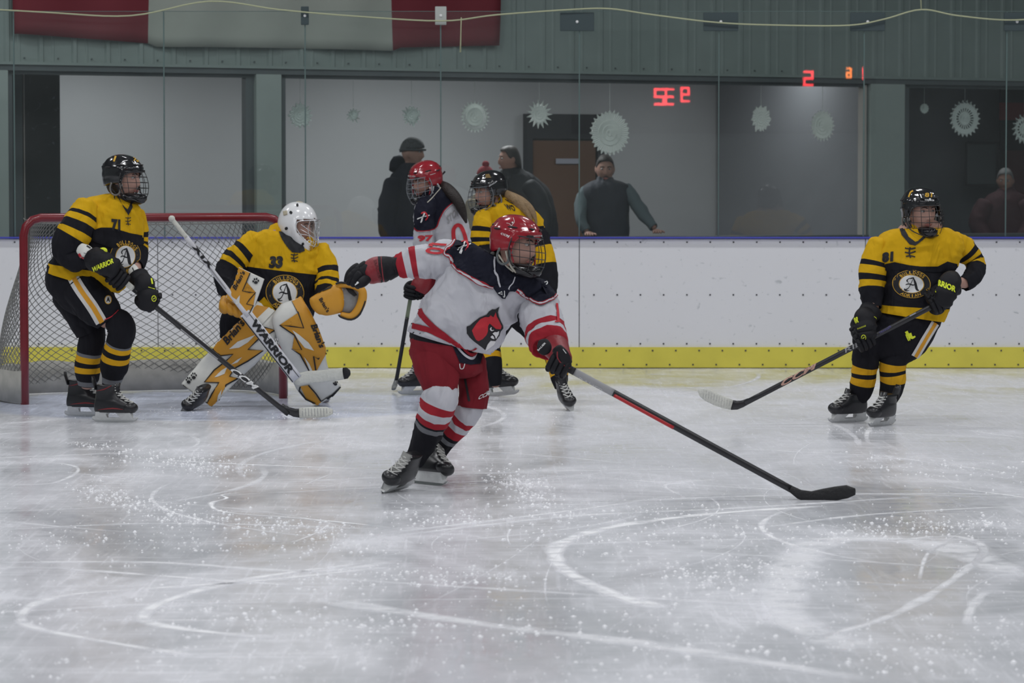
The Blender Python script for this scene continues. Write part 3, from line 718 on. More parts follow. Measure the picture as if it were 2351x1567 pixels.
for _ in range(2600):
    v=880+rnd.random()*687; u=rnd.uniform(0,2351); crumbs(u,v,u,v,1,.002,.006,1)
for _ in range(700):
    v=1230+rnd.random()*330; u=rnd.uniform(0,2351)
    if noise.noise(Vector((u/260,v/60,3)))>-.05: crumbs(u,v,u,v,rnd.choice((1,2,3)),.003,.009,2)
tag(mb.build('ice_shavings'),'white crumbs of scraped snow scattered over the ice','ice shavings',kind='stuff')
# ================================================================== people: shared builders
def head_mesh(mb, M, m, nose=1, seed=0):
    NA,NE=56,44; rings=[]
    for i in range(1,NE):
        el=math.pi*i/NE-math.pi/2; rg=[]
        for k in range(NA):
            az=2*math.pi*k/NA; d=Vector((math.cos(el)*math.sin(az),math.cos(el)*math.cos(az),math.sin(el)))
            x=.075*d.x; y=.094*d.y; z=.118*d.z
            if d.z<0:
                w=1-.36*(-d.z)**1.7; x*=w
                if d.y<0: y*=1-.45*(-d.z)
                else: y*=1-.10*(-d.z)
            if y>0:
                y*=.95
                def g(cx,cz,sx,sz): return math.exp(-((x-cx)/sx)**2-((z-cz)/sz)**2)
                zz=z+.022
                y+=nose*.027*math.exp(-(x/.011)**2)*max(0,min(1,(zz+.024)/.012))*max(0,1-max(0,zz)/.055) if zz>-.026 else 0
                y+=.006*math.exp(-((abs(x)-.012)/.006)**2-((z+.037)/.007)**2)
                y-=.012*math.exp(-((abs(x)-.031)/.015)**2-((z-.012)/.013)**2)
                y+=.005*math.exp(-((abs(x)-.026)/.022)**2-((z-.034)/.009)**2)
                y+=.005*g(0,-.060,.022,.006)+.006*g(0,-.071,.018,.006)-.004*g(0,-.066,.02,.0025)+.010*g(0,-.096,.020,.014)
                y+=.004*math.exp(-((abs(x)-.042)/.016)**2-((z+.02)/.02)**2)
            rg.append(M@Vector((x,y,z)))
        rings.append(rg)
    mb.skin(rings,m)
    for sx in (-1,1):                                 # ears
        mb.ell((sx*.077,-.006,-.004),(.010,.018,.030),m,M,10,8)
def face_bits(root, M, lipm=LIP, brow=HAIRD):
    for sx in (-1,1):
        mb=MB(); mb.ell((sx*.030,.0735,.012),(.0120,.0125,.0070),EYEW,M,14,10); mb.ell((sx*.030,.0825,.012),(.0058,.0045,.0056),IRIS,M,10,8); mb.build('eye',root)
        mb=MB(); mb.wire([(sx*.012,.0925,.028),(sx*.028,.0925,.034),(sx*.048,.080,.029)],[.003,.0035,.002],brow,6,M=M,sub=4); mb.build('eyebrow',root)
    mb=MB(); mb.wire([(-.024,.079,-.066),(-.010,.089,-.062),(0,.0895,-.0635),(.010,.089,-.062),(.024,.079,-.066)],[.001,.0035,.003,.0035,.001],lipm,6,M=M,sub=3)
    mb.wire([(-.022,.079,-.067),(0,.0885,-.0715),(.022,.079,-.067)],[.001,.0042,.001],lipm,6,M=M,sub=4); mb.build('lips',root)

def body(root, c, torso, limbs, HM, neck, m=SKIN, vox=.009, name='body', k=.80):
    """one continuous figure under the clothes, following the same traces a little smaller"""
    mb=MB(); rs=[]
    for q in torso:
        mx,my=(q[0]+q[2])/2,(q[1]+q[3])/2
        rs.append((mx+(q[0]-mx)*k,my+(q[1]-my)*k,mx+(q[2]-mx)*k,my+(q[3]-my)*k,q[4],q[5]*k)+tuple(q[6:]))
    loft(mb,c,rs,m,caps=('dome','dome'),nseg=24,per=4)
    for cc,path,kk in limbs: tube(mb,cc,[(q[0],q[1],q[2],q[3]*kk)+tuple(q[4:]) for q in path],m,caps=('dome','dome'),nseg=16,per=4)
    n0=c.pt(neck[0],neck[1],neck[2]); n1=HM@Vector((0,-.012,-.06)); mid=n0.lerp(n1,.5)
    mb.wire([n0-(n1-n0)*.3,n0,mid,n1,HM@Vector((0,-.008,.0))],[.085,.062,.055,.058,.05],m,18)
    head_mesh(mb,HM,m)
    o=mb.build(name,root); r=o.modifiers.new('remesh','REMESH'); r.mode='VOXEL'; r.voxel_size=vox; r.use_smooth_shade=True
    s=o.modifiers.new('smooth','SMOOTH'); s.iterations=1; s.factor=.5
    return o

def helmet(root, M, shell, wire_m=WIRE, cupm=CUP, strap=STRAP, cage=True, guard=CLEARP, prints=None, loopm=None):
    mb=MB(); NA=64; NE=20; c0=Vector((0,-.010,.026))
    def e0(az):
        a=abs(math.degrees(az)); 
        pts=[(0,.14),(40,.12),(58,.02),(70,-.42),(100,-.50),(135,-.62),(180,-.62)]
        for (a0,v0),(a1,v1) in zip(pts,pts[1:]):
            if a<=a1: t=(a-a0)/(a1-a0); t=t*t*(3-2*t); return v0+(v1-v0)*t
        return -.62
    def S(az,el,k=1.0):
        ce=math.cos(el) if el>0 else math.cos(el*.55)
        r=1+.0
        s=math.sin(el)
        ridge=.0055*max(0,1-abs(s-.36)/.07)+.0045*max(0,1-abs(abs(math.sin(az))*ce-.42)/.10)*(1 if s>.2 else .3)
        ridge+=.006*max(0,1-abs(s+.02)/.09)*(1 if abs(az)>1.3 else .2)
        ridge-=.004*max(0,1-abs(s-.62)/.05)
        # squarer, longer crown
        rx,ry,rz=.106+ridge,.124+ridge,.118+ridge*.5
        q=(abs(s)**1.15)*(1 if s>0 else -1)
        cz=(1-abs(s)**2.35)**(1/2.2) if el>0 else ce
        return c0+Vector((rx*cz*math.sin(az),ry*cz*math.cos(az)-(.008*s),rz*s))*k if k==1 else c0+Vector((rx*cz*math.sin(az)*k,ry*cz*math.cos(az)*k,rz*s*k))
    rings=[]; 
    az=[-math.pi+2*math.pi*k/NA for k in range(NA)]
    rings.append([M@S(a,e0(a)+.15,.90) for a in az]); rings.append([M@S(a,e0(a),.935) for a in az])
    for i in range(NE):
        t=i/NE; rings.append([M@S(a,e0(a)+(math.pi/2-e0(a))*t) for a in az])
    mb.skin(rings,shell,False,True)
    # vent slots
    for a0,a1,el in ((12,32,.52),(-12,-32,.52),(16,38,.22),(-16,-38,.22),(60,85,.5),(-60,-85,.5),(100,125,.35),(-100,-125,.35),(140,160,.5),(-140,-160,.5)):
        mb.wire([M@S(R(a0+(a1-a0)*q/5),el,1.012) for q in range(6)],[.0012,.0042,.005,.005,.0042,.0012],SLOT,6)
    o=mb.build('helmet',root)
    for sx in (-1,1):                                 # ear guard: a pale loop with the ear pocket
        mb=MB(); e=[Vector((sx*(.104 if z>-.05 else .098),y,z)) for y,z in ((.030,-.022),(.036,-.048),(.026,-.080),(.0,-.092),(-.026,-.080),(-.032,-.048),(-.022,-.020))]
        mb.wire(e,.0065,guard,8,M=M,sub=3); mb.wire([Vector((sx*.103,.034,-.0)),Vector((sx*.100,.046,-.05)),Vector((sx*.092,.055,-.078))],.005,shell,6,M=M,sub=3); mb.build('ear_guard',o)
    if cage:
        mb=MB()
        def C(a,z):
            t=(z+.05)/.085; rr=.146-.022*max(0,t)**2-.030*max(0,-t)**2
            return Vector((rr*math.sin(a)*.80,.006+rr*math.cos(a),z))
        zs=[.046,.016,-.016,-.048,-.082]
        for i,z in enumerate(zs):
            w=R(78 if z>-.03 else (74 if z>-.08 else 60)); mb.wire([C(-w+2*w*k/14,z) for k in range(15)],.0034 if i in (0,) else .0019,wire_m,6,M=M)
        for a in (-62,-38,-14,14,38,62):
            zb=-.118 if abs(a)<40 else (-.098 if abs(a)<60 else -.078)
            mb.wire([C(R(a)*(1-.12*k/9*(1 if abs(a)>30 else 0)),.046+(zb-.046)*k/9) for k in range(10)],.0019,wire_m,6,M=M)
        fr=[C(R(-78),.040),C(R(-80),-.02),C(R(-72),-.078),C(R(-50),-.108),C(R(-25),-.124),C(0,-.130),C(R(25),-.124),C(R(50),-.108),C(R(72),-.078),C(R(80),-.02),C(R(78),.040)]
        mb.wire(fr,.0036,wire_m,8,M=M,sub=4); mb.build('face_cage',o)
        mb=MB(); rg=[]
        for i,(z,w,d) in enumerate(((-.078,.036,.120),(-.088,.056,.128),(-.106,.062,.128),(-.124,.054,.114),(-.136,.030,.085))):
            rg.append([M@Vector((w*math.sin(t),.022+(d)*max(0,math.cos(t))+.03*min(0,math.cos(t)),z-.008*math.cos(t))) for t in [2*math.pi*k/24 for k in range(24)]])
        mb.skin(rg,cupm); mb.build('chin_cup',o)
    for sx in (-1,1):
        mb=MB(); mb.wire([(sx*.100,.01,-.03),(sx*.088,.030,-.085),(sx*.050,.048,-.122),(0,.055,-.134)],.005,strap,6,M=M,sub=4); mb.wire([(sx*.100,-.03,-.05),(sx*.086,.010,-.095),(sx*.060,.04,-.12)],.0045,strap,6,M=M,sub=4)
        mb.ell((sx*.100,.040,-.035),(.006,.010,.013),PRW if guard is CLEARP else guard,M,8,6); mb.build('chin_strap',o)
    return o

def skate(root, M, accent=None, lace=LACE, cap=BCAP, tongue=BOOT, flap=True, boot=BOOT, top=.262):
    """M places the blade's contact line: y towards the toe, z up"""
    mb=MB(); spec=[(.062,-.112,.150,.036),(.072,-.120,.160,.042),(.092,-.122,.162,.045),(.112,-.120,.152,.045),(.130,-.116,.118,.043),(.150,-.112,.082,.040),(.175,-.110,.052,.038),(.205,-.106,.038,.040),(.235,-.108,.040,.045),(.262,-.116,.046,.050)]
    S=spl([list(q) for q in spec],[i/3 for i in range((len(spec)-1)*3+1)]); rings=[]
    for z,y0,y1,hx in S:
        rg=[]
        if z>top: continue
        for k in range(32):
            a=2*math.pi*k/32; ca,sa=math.cos(a),math.sin(a); cy=(y0+y1)/2; hy=(y1-y0)/2
            y=cy+hy*math.copysign(abs(sa)**.85,sa); wx=hx*(1-.18*max(0,(.02-y)/.14))*(1 if z<.14 else .95)
            rg.append(M@Vector((wx*math.copysign(abs(ca)**.8,ca),y,z+.012*max(0,(-y-.05)*6)*(z>.2)*.6)))
        rings.append(rg)
    fs_m=boot
    mb.skin(rings,boot); o=mb.build('skate',root)
    mb=MB()                                            # toe cap
    mb.ell((0,.118,.094),(.0475,.054,.037),cap,M,20,12); mb.build('toe_cap',o)
    def fr(z):                                         # front of boot at height z
        for a,b in zip(spec,spec[1:]):
            if z<=b[0]: t=(z-a[0])/(b[0]-a[0]); return a[2]+(b[2]-a[2])*t
        return spec[-1][2]
    mb=MB(); tg=[]
    for z,w in ((.128,.020),(.150,.024),(.18,.026),(.215,.028),(.25,.032),(.285,.034),(.305,.028)):
        if z>top+.045: continue
        
        y=fr(min(z,.262))+ .006+(.02 if z>.27 else 0); tg.append([M@Vector((w*math.cos(t),y+.006*math.sin(t)-.012*(math.cos(t)**2),z)) for t in [2*math.pi*k/12 for k in range(12)]])
    mb.skin(tg,FELT if tongue is None else tongue); mb.build('tongue',o)
    mb=MB(); zz=[.122+.0165*i for i in range(8)]
    for i,z in enumerate(zz):
        if z>top-.01: continue
        y=fr(z)+.007; y2=fr(z+.016)+.007; w=.027
        for s_ in (-1,1): mb.wire([M@Vector((-s_*w,y-.017,z)),M@Vector((0,y+.003,z+.008)),M@Vector((s_*w,y2-.017,z+.0165))],.0036,lace,6,sub=2)
    if top>.25: mb.wire([M@Vector((0,fr(.255)+.012,.255)),M@Vector((.03,fr(.24)+.02,.245)),M@Vector((.012,fr(.24)+.02,.225)),M@Vector((0,fr(.255)+.012,.252)),M@Vector((-.03,fr(.24)+.02,.24)),M@Vector((-.01,fr(.24)+.018,.22))],.003,lace,5,sub=3)
    mb.build('laces',o)
    if flap:
        mb=MB(); mb.skin([[M@Vector((w*math.cos(t),-.112-dy+.008*math.sin(t),z)) for t in [2*math.pi*k/10 for k in range(10)]] for z,w,dy in ((top-.03,.026,-.004),(top+.0,.028,.004),(top+.03,.028,.014),(top+.055,.020,.018))],boot); mb.build('tendon_guard',o)
    mb=MB()                                            # holder: two towers bridging the blade
    def prof(pts,hx0,hx1):
        vs=[];n=len(pts)
        for sx in (-1,1):
            for y,z in pts: vs.append(M@Vector((sx*(hx0+(hx1-hx0)*min(1,max(0,(z-.012)/.05))),y,z)))
        fs=[list(range(n))[::-1],[n+i for i in range(n)]]+[[i,(i+1)%n,n+(i+1)%n,n+i] for i in range(n)]
        bm=bmesh.new(); bvs=[bm.verts.new(v) for v in vs]; 
        for f in fs: bm.faces.new([bvs[i] for i in f])
        bmesh.ops.triangulate(bm,faces=bm.faces[:]); bm.verts.index_update()
        mb.add([v.co for v in bm.verts],[[v.index for v in f.verts] for f in bm.faces],HOLD,False); bm.free()
    prof([(-.135,.024),(-.118,.014),(.150,.014),(.172,.028),(.160,.034),(.140,.026),(.128,.062),(.030,.064),(.044,.046),(.056,.030),(-.030,.030),(-.036,.050),(-.024,.066),(-.104,.066),(-.112,.034),(-.128,.036)],.005,.026)
    mb.build('blade_holder',o)
    mb=MB(); pts=[(-.138,.026),(-.132,.012),(-.110,.002),(-.05,0),(.08,0),(.140,.003),(.165,.014),(.176,.030),(.168,.030),(.145,.018),(-.115,.018),(-.130,.030)]; vs=[];n=len(pts)
    for sx in (-1,1):
        for y,z in pts: vs.append(M@Vector((sx*.002,y,z)))
    fs=[list(range(n))[::-1],[n+i for i in range(n)]]+[[i,(i+1)%n,n+(i+1)%n,n+i] for i in range(n)]
    bm=bmesh.new(); bvs=[bm.verts.new(v) for v in vs]
    for f in fs: bm.faces.new([bvs[i] for i in f])
    bmesh.ops.triangulate(bm,faces=bm.faces[:]); bm.verts.index_update(); mb.add([v.co for v in bm.verts],[[v.index for v in f.verts] for f in bm.faces],STEEL,False); bm.free()
    mb.build('runner',o)
    if accent:
        mb=MB()
        for sx in (-1,1):
            mb.wire([(sx*.0465,-.08,.080),(sx*.0475,.02,.090),(sx*.0465,.09,.084)],[.001,.005,.001],accent,6,M=M,sub=3); mb.wire([(sx*.041,-.09,.20),(sx*.040,-.04,.21),(sx*.040,.01,.235)],[.001,.004,.002],accent,6,M=M,sub=3)
        mb.build('side_stripe',o)
    return o

def grip(root, g, a, w, wrist, mats, sc=1.0, cuffr=(.050,.066), name='glove', hand=1, padm=None, thumb=1, cuffflip=0):
    """gloved hand closed round a shaft: g on the shaft, a along it, w from the shaft towards the wrist"""
    back,roll,palm,cuff=mats; a=a.normalized(); w=(w-a*a.dot(w)).normalized(); n=a.cross(w)*hand
    mb=MB(); V=lambda x,y,z:g+(a*x+w*y+n*z)*sc       # x along shaft, y to wrist, z outer (back of hand)
    # back of the hand: ribbed padding from the knuckles to the wrist
    rings=[]
    for y,hx,z0,z1 in ((-.012,.040,.018,.050),(.008,.050,.004,.060),(.035,.053,-.010,.062),(.065,.050,-.022,.056),(.090,.042,-.030,.044),(.105,.036,-.032,.036)):
        rings.append([V(hx*math.copysign(abs(math.cos(t))**.7,math.cos(t)),y,(z0+z1)/2+(z1-z0)/2*math.copysign(abs(math.sin(t))**.8,math.sin(t))) for t in [2*math.pi*k/24 for k in range(24)]])
    mb.skin(rings,back); o=mb.build(name,root)
    mb=MB()
    for i in range(3):                                # knuckle and backhand rolls
        for k in range(4):
            x=(-1.5+k)*.025; y=.012+i*.030; mb.ell((0,0,0),(.0125*sc,.0155*sc,.012*sc),roll,Matrix.Translation(V(x,y,.056-.004*i))@Matrix((a,w,n)).transposed().to_4x4(),10,8)
    mb.build('padding_roll',o)
    for k in range(4):                                # four fingers wrapped round the shaft
        x=(-1.5+k)*.0255; L_=(.96,1.04,1.0,.86)[k]; mb=MB()
        pts=[V(x,.000,.040),V(x,-.030*L_,.034),V(x,-.043*L_,.006),V(x,-.036*L_,-.024),V(x,-.010,-.036),V(x,.006,-.030)]
        mb.wire(pts,[.0135*sc,.0145*sc,.0140*sc,.0135*sc,.0125*sc,.009*sc],back,10,sub=3)
        mb.wire([V(x,-.020,.047),V(x,-.036,.042)],[.010*sc,.010*sc],roll,8); mb.build('finger',o)
    mb=MB(); mb.wire([V(-.030*thumb,.060,-.020),V(-.044*thumb,.035,-.036),V(-.036*thumb,.006,-.046),V(-.012*thumb,-.014,-.046),V(.006*thumb,-.020,-.042)],[.018*sc,.019*sc,.017*sc,.015*sc,.010*sc],back,10,sub=4); mb.build('thumb',o)
    mb=MB(); mb.ell((0,0,0),(.040*sc,.040*sc,.016*sc),palm,Matrix.Translation(V(0,.040,-.022))@Matrix((a,w,n)).transposed().to_4x4(),14,8); mb.build('palm',o)
    # flared cuff towards the forearm
    c0=V(0,.095,.006); d=(wrist-c0); L_=min(d.length,.15*sc); d.normalize(); s1=(a-d*a.dot(d)).normalized(); s2=d.cross(s1)
    mb=MB(); rings=[]
    for t,k in ((0,.80),(.15,.92),(.5,1.0),(.85,1.16),(1,1.22),(1.0,1.10),(.8,1.0)):
        rings.append([c0+d*(L_*t)+s1*math.cos(q)*cuffr[0]*sc*k+s2*math.sin(q)*cuffr[0]*.9*sc*k for q in [2*math.pi*j/24 for j in range(24)]])
    mb.skin(rings,cuff,True,False); co=mb.build('cuff',o)
    return o,co

def blade(mb, pts, h, thick, m, up=Vector((0,0,1))):
    """stick blade along pts with heights h"""
    rings=[]
    for i,(p,hh) in enumerate(zip(pts,h)):
        t=(pts[min(i+1,len(pts)-1)]-pts[max(i-1,0)]).normalized(); u=(up-t*up.dot(t)).normalized(); b=t.cross(u)
        rings.append([p+u*hh*math.sin(q)*.5*(1 if abs(math.sin(q))<.9 else .97)+b*thick*math.cos(q)*.5 for q in [2*math.pi*k/16 for k in range(16)]])
    mb.skin(rings,m)
def shaft(mb, p0, p1, wd, th, m, n=12, face=None):
    """flat sided shaft with rounded edges"""
    t=(p1-p0).normalized(); f=Vector(face or (0,1,0)); b=(f-t*f.dot(t)).normalized(); u=t.cross(b); rings=[]
    for i in range(n+1):
        c=p0.lerp(p1,i/n); rings.append([c+u*x*wd/2+b*y*th/2 for x,y in ((1,.7),(.8,1),(-.8,1),(-1,.7),(-1,-.7),(-.8,-1),(.8,-1),(1,-.7))])
    mb.skin(rings,m); return mb
# ================================================================== skater in white and red, number 10
def person(label, foot, cat='person'):
    return empty('person', foot, label, cat)
def full(Y): return Ctx(0,0,1,Y)
def stick_obj(label, foot):
    return empty('hockey_stick', foot, label, 'hockey stick')

root=person('skater in white jersey with red helmet and 10 on the sleeve, right arm stretched out', G(950,1118))
Y0=16.35; c=Ctx(780,460,3.917,Y0); d=Ctx(860,800,4.352,Y0)
HM=orient(full(Y0-.12).pt(1186,564),57,6,-5,1.07)
face_bits(root,HM)
mb=MB(); mb.wire([HM@Vector((-.06,-.085,-.02)),HM@Vector((-.03,-.125,-.06)),HM@Vector((.0,-.14,-.12)),HM@Vector((0,-.15,-.19))],[.02,.03,.028,.012],HAIRD,12,sub=4); mb.build('hair',root)
h=helmet(root,HM,HRED,guard=mat('grey ear loop',(.10,.11,.11),.3))
hc=Ctx(1100,470,8.245,Y0-.1)
text(h,hc,'CCM',(410,560),(578,622),(416,520),PRW,.002,.03,.3)
text(h,hc,'CONCORDIA',(1028,604),(1196,598),(1030,576),PRW,.002,.01)
stroke(h,hc,[(520,345),(570,360),(615,395),(640,365),(668,330),(660,290),(645,240)],7,PRW,.002); poly(h,hc,disc(635,335,16,16),PRW,.0025); stroke(h,hc,[(600,330),(612,372)],14,PRK,.002)
# jersey
mb=MB()
TOR=[(1330,520,1600,700,0,.10),(1210,400,1700,690,0,.13),(1090,385,1880,770,0,.15),(1000,520,1870,900,0,.165),(900,690,1640,1000,.0,.170),(800,840,1530,1150,0,.165),(715,960,1465,1240,0,.165),(655,1080,1415,1310,.02,.165),(628,1180,1330,1380,.04,.165)]
loft(mb,c,TOR,WHT,None,.016,2.2,('dome','lip'))
AL=[(1130,500,.03,125),(980,520,.03,165),(830,543,.03,158),(690,560,.03,142),(590,580,.03,122),(515,600,.03,92)]
tube(mb,c,AL,WHT,[(2.95,WHT),(3.42,RED),(4.05,WHT),(9,RED)],.010,4.1,('dome','lip'),ff=9)
AR=[(1760,780,-.02,120),(1790,900,-.04,165),(1800,1030,-.08,185),(1835,1150,-.13,185),(1870,1260,-.2,172),(1880,1330,-.24,150)]
tube(mb,c,AR,WHT,[(3.2,WHT),(3.62,RED),(3.95,WHT),(9,RED)],.010,5.3,('dome','lip'),ff=9)
J=mb.build('jersey',root)
yoke=[(1045,345),(1150,360),(1330,400),(1400,430),(1385,560),(1410,640),(1445,740),(1480,780),(1600,760),(1700,640),(1800,640),(1900,760),(1945,850),(1900,890),(1830,925),(1770,925),(1700,880),(1600,815),(1530,815),(1480,880),(1435,860),(1380,785),(1230,730),(1100,650),(1030,590),(1000,530),(975,495),(935,480),(960,440),(1000,410),(1025,370)]
poly(J,c,yoke,NVY,.007,8)
edge=[(1945,850),(1900,890),(1830,925),(1770,925),(1700,880),(1640,840),(1590,805)]
edge2=[(1380,785),(1230,730),(1100,650),(1030,590),(1000,530),(975,495),(940,483),(960,440),(1000,410),(1030,360)]
for e in (edge,edge2):
    stroke(J,c,e,26,RED,.0095); stroke(J,c,e,11,WHT,.0105)
poly(J,c,[(1395,760),(1600,770),(1530,815),(1485,880),(1460,880),(1425,850)],NVY,.0115,10)
stroke(J,c,[(1405,480),(1388,530),(1395,620),(1420,710),(1446,778)],15,WHT,.012); stroke(J,c,[(1572,690),(1550,740),(1525,798)],10,WHT,.012)
poly(J,c,[[(1425,835),(1462,815),(1466,850)],],PRW,.013); poly(J,c,[[(1440,834),(1459,823),(1461,842)]],NVY,.0145); stroke(J,c,[(1485,812),(1482,858),(1470,862)],7,PRW,.013)
# number down the sleeve
text(J,c,'10',(800,384),(760,480),(966,396),PRR,.007,.03,0,.08); 
stroke(J,c,[(1948,925),(1958,1000),(1962,1085)],20,PRR,.005); stroke(J,c,[(1935,1092),(1978,1088)],14,PRR,.0055,2)
# shoulder badge: ribbon and wreath
def badge(o,c,x,y,s,off=.0105):
    stroke(o,c,[(x-60*s,y+20*s),(x-5*s,y-5*s),(x+62*s,y-28*s)],11*s,PRW,off); stroke(o,c,[(x-25*s,y+55*s),(x-5*s,y+5*s),(x+15*s,y-50*s)],13*s,PRW,off); stroke(o,c,[(x-18*s,y-42*s),(x+18*s,y-50*s),(x+40*s,y-10*s),(x+20*s,y+30*s)],[8*s,14*s,16*s,6*s],PRR,off+.001)
    stroke(o,c,[(x-30*s,y+20*s),(x+20*s,y-15*s)],3*s,PRK,off+.002)
badge(J,c,1115,425,1.0); badge(J,c,1862,735,.55)
# hem stripes
stroke(J,c,[(716,978),(748,1040),(850,1140),(960,1225),(1060,1300),(1130,1370),(1190,1400),(1235,1380)],[50,52,46,42,36,34,36,20],RED,.004)
stroke(J,c,[(652,1126),(705,1137),(800,1165),(900,1215),(1000,1275)],[46,50,50,40,20],RED,.0035)
# crest: red bird's head with crest feathers
k=Ctx(1040,680,11.19,Y0)
poly(J,k,[(350,765),(430,745),(540,650),(680,540),(850,470),(920,385),(1005,328),(1000,420),(1080,330),(1195,260),(1155,400),(1170,500),(1230,640),(1280,740),(1285,820),(1215,900),(1190,1000),(1080,1145),(960,1115),(880,1230),(825,1370),(700,1270),(540,1150),(420,1040),(350,940)],PRK,.0035,26)
poly(J,k,[(570,900),(600,700),(700,580),(820,520),(920,520),(955,475),(1040,525),(1090,400),(1120,520),(1190,640),(1240,760),(1215,840),(1100,830),(1000,750),(930,690),(890,760),(890,880),(850,990),(750,1090),(650,1140),(590,1100),(530,990),(490,870)],PRR,.0045,26)
stroke(J,k,[(975,790),(950,830),(980,870),(1040,858)],[14,34,28,8],PRW,.006)
poly(J,k,[(1000,945),(1060,905),(1120,910),(1130,935),(1160,885),(1175,890),(1165,960),(1090,1080),(1060,1000)],PRW,.006,26); poly(J,k,[(950,1030),(995,990),(1030,1015),(1055,1085),(990,1070)],PRW,.006,26)
poly(J,k,[(960,1130),(1060,1135),(1085,1160),(1040,1240),(900,1340),(830,1380),(885,1220)],PRW,.005,26)
# pants
mb=MB()
loft(mb,c,[(628,1170,1210,1260,.06,.17),(640,1300,1240,1390,.05,.175),(680,1420,1290,1470,.05,.17)],PRED,[(.55,BLK),(9,PRED)],.006,3,('dome','dome'))
T1=[(600,-60,.02,250,.8),(600,60,.0,245,.85),(620,200,-.05,222,.9),(650,330,-.08,196,.9),(664,425,-.08,178,.9)]
tube(mb,d,T1,PRED,None,.007,3.3,('dome','lip'))
T2=[(930,60,.08,165,.9),(965,200,.07,150,.9),(980,350,.06,150,.9),(985,480,.05,148,.9),(975,585,.05,140,.9)]
tube(mb,d,T2,PRED,None,.007,6.3,('dome','lip'))
Pn=mb.build('hockey_pants',root)
stroke(Pn,d,[(905,300),(920,380),(945,525)],22,PRK,.003,8); text(Pn,d,'CCM',(1035,510),(1150,460),(1045,468),PRW,.003,.03,.3); stroke(Pn,d,[(850,150),(858,195),(885,195),(900,150)],8,PRW,.003)
poly(Pn,d,[(780,-20),(850,140),(960,160),(1055,150),(1080,60),(1000,10)],NVY,.003,20)
stroke(Pn,d,[(800,-40),(900,70),(975,100),(1015,40)],[18,22,26,10],WHT,.006); stroke(Pn,d,[(830,-60),(920,40),(975,65),(1015,40)],[18,26,34,10],RED,.007)
# socks
b1=[(1.62,WHT),(2.05,RED),(2.5,WHT),(2.95,RED),(3.1,BLK),(3.42,GRY),(9,BLK)]
SK1=[(668,400,-.07,150),(662,470,-.09,184),(615,600,-.08,178),(570,735,-.05,158),(522,865,-.02,142),(470,975,0,122),(420,1085,.02,98),(400,1125,.03,92)]
mb=MB(); tube(mb,d,SK1,WHT,b1,.006,7,('dome','lip'))
S1=mb.build('sock',root)
SK2=[(970,560,.06,120),(935,630,.06,130),(870,720,.09,125),(790,820,.12,112),(720,910,.15,98),(640,1020,.19,84),(570,1120,.22,72)]
mb=MB(); tube(mb,d,SK2,WHT,[(1.55,WHT),(2.1,RED),(2.6,WHT),(3.25,RED),(3.55,BLK),(3.95,GRY),(9,BLK)],.006,8,('dome','lip'))
mb.build('sock',root)
for u,v,yaw,pit,rol in ((912,1126,-28,4,-24),(972,1111,42,0,-26)):
    skate(root,orient(G(u,v),yaw,pit,rol,1.0),tongue=None,flap=False,top=.20)
body(root,c,TOR,[(c,AL,.7),(c,AR,.6),(d,T1,.75),(d,T2,.75),(d,SK1,.75),(d,SK2,.75)],HM,(1420,690,0))
# gloves
ct=Ctx(780,560,13.06,Y0+.03)
mb=MB(); tube(mb,ct,[(1980,640,0,250),(1760,640,0,310),(1560,720,0,330),(1400,780,0,345)],GBLK,None,.006,3,('dome','lip'))
G1=mb.build('glove',root)
mb=MB(); tube(mb,ct,[(1560,700,0,335),(1330,740,0,385),(1150,760,0,395),(1010,810,0,375),(880,860,0,350)],GRED,[(1.15,GBLK),(1.3,GRED),(1.75,GBLK),(9,GRED)],.004,5,('dome','dome'),per=6); a=mb.build('cuff',G1)
text(a,ct,'BAUER',(1010,500),(1190,1130),(1100,470),mat('dark red print',(.13,.01,.015),.6),.003,.03)
mb=MB(); tube(mb,ct,[(950,830,0,335),(760,890,0,320),(600,900,0,290),(470,880,0,210)],GBLK,None,.004,9,('dome','dome')); a=mb.build('hand_back',G1)
for i,(x,y,x1,y1,x2,y2,dy) in enumerate(((560,700,340,860,190,1130,.0),(600,790,420,960,250,1190,-.02),(620,900,500,1080,380,1240,-.035),(640,1040,590,1200,520,1300,-.03))):
    mb=MB(); tube(mb,ct,[(x,y,dy,150),((x+x1)/2,(y+y1)/2-20,dy,150),(x1,y1,dy,135),((x1+x2)/2-10,(y1+y2)/2,dy,115),(x2,y2,dy,85)],GBLK,None,.002,i,('dome','dome'),nseg=14); mb.build('finger',G1)
mb=MB(); tube(mb,ct,[(820,1040,-.04,150),(700,1130,-.06,160),(590,1210,-.07,120),(500,1250,-.07,70)],GBLK,None,.002,3,('dome','dome'),nseg=14); a=mb.build('thumb',G1)
stroke(a,ct,[(400,1230),(480,1205),(570,1150)],[10,60,50],PRW,.004)
for i,(x,y) in enumerate(((700,640),(590,720),(480,820),(400,900))):
    mb=MB(); tube(mb,ct,[(x+60,y-60,-.01,95),(x-40,y+30,-.02,110),(x-100,y+120,-.02,90)],GBLK,None,0,1,('dome','dome'),nseg=12); mb.build('padding_roll',G1)
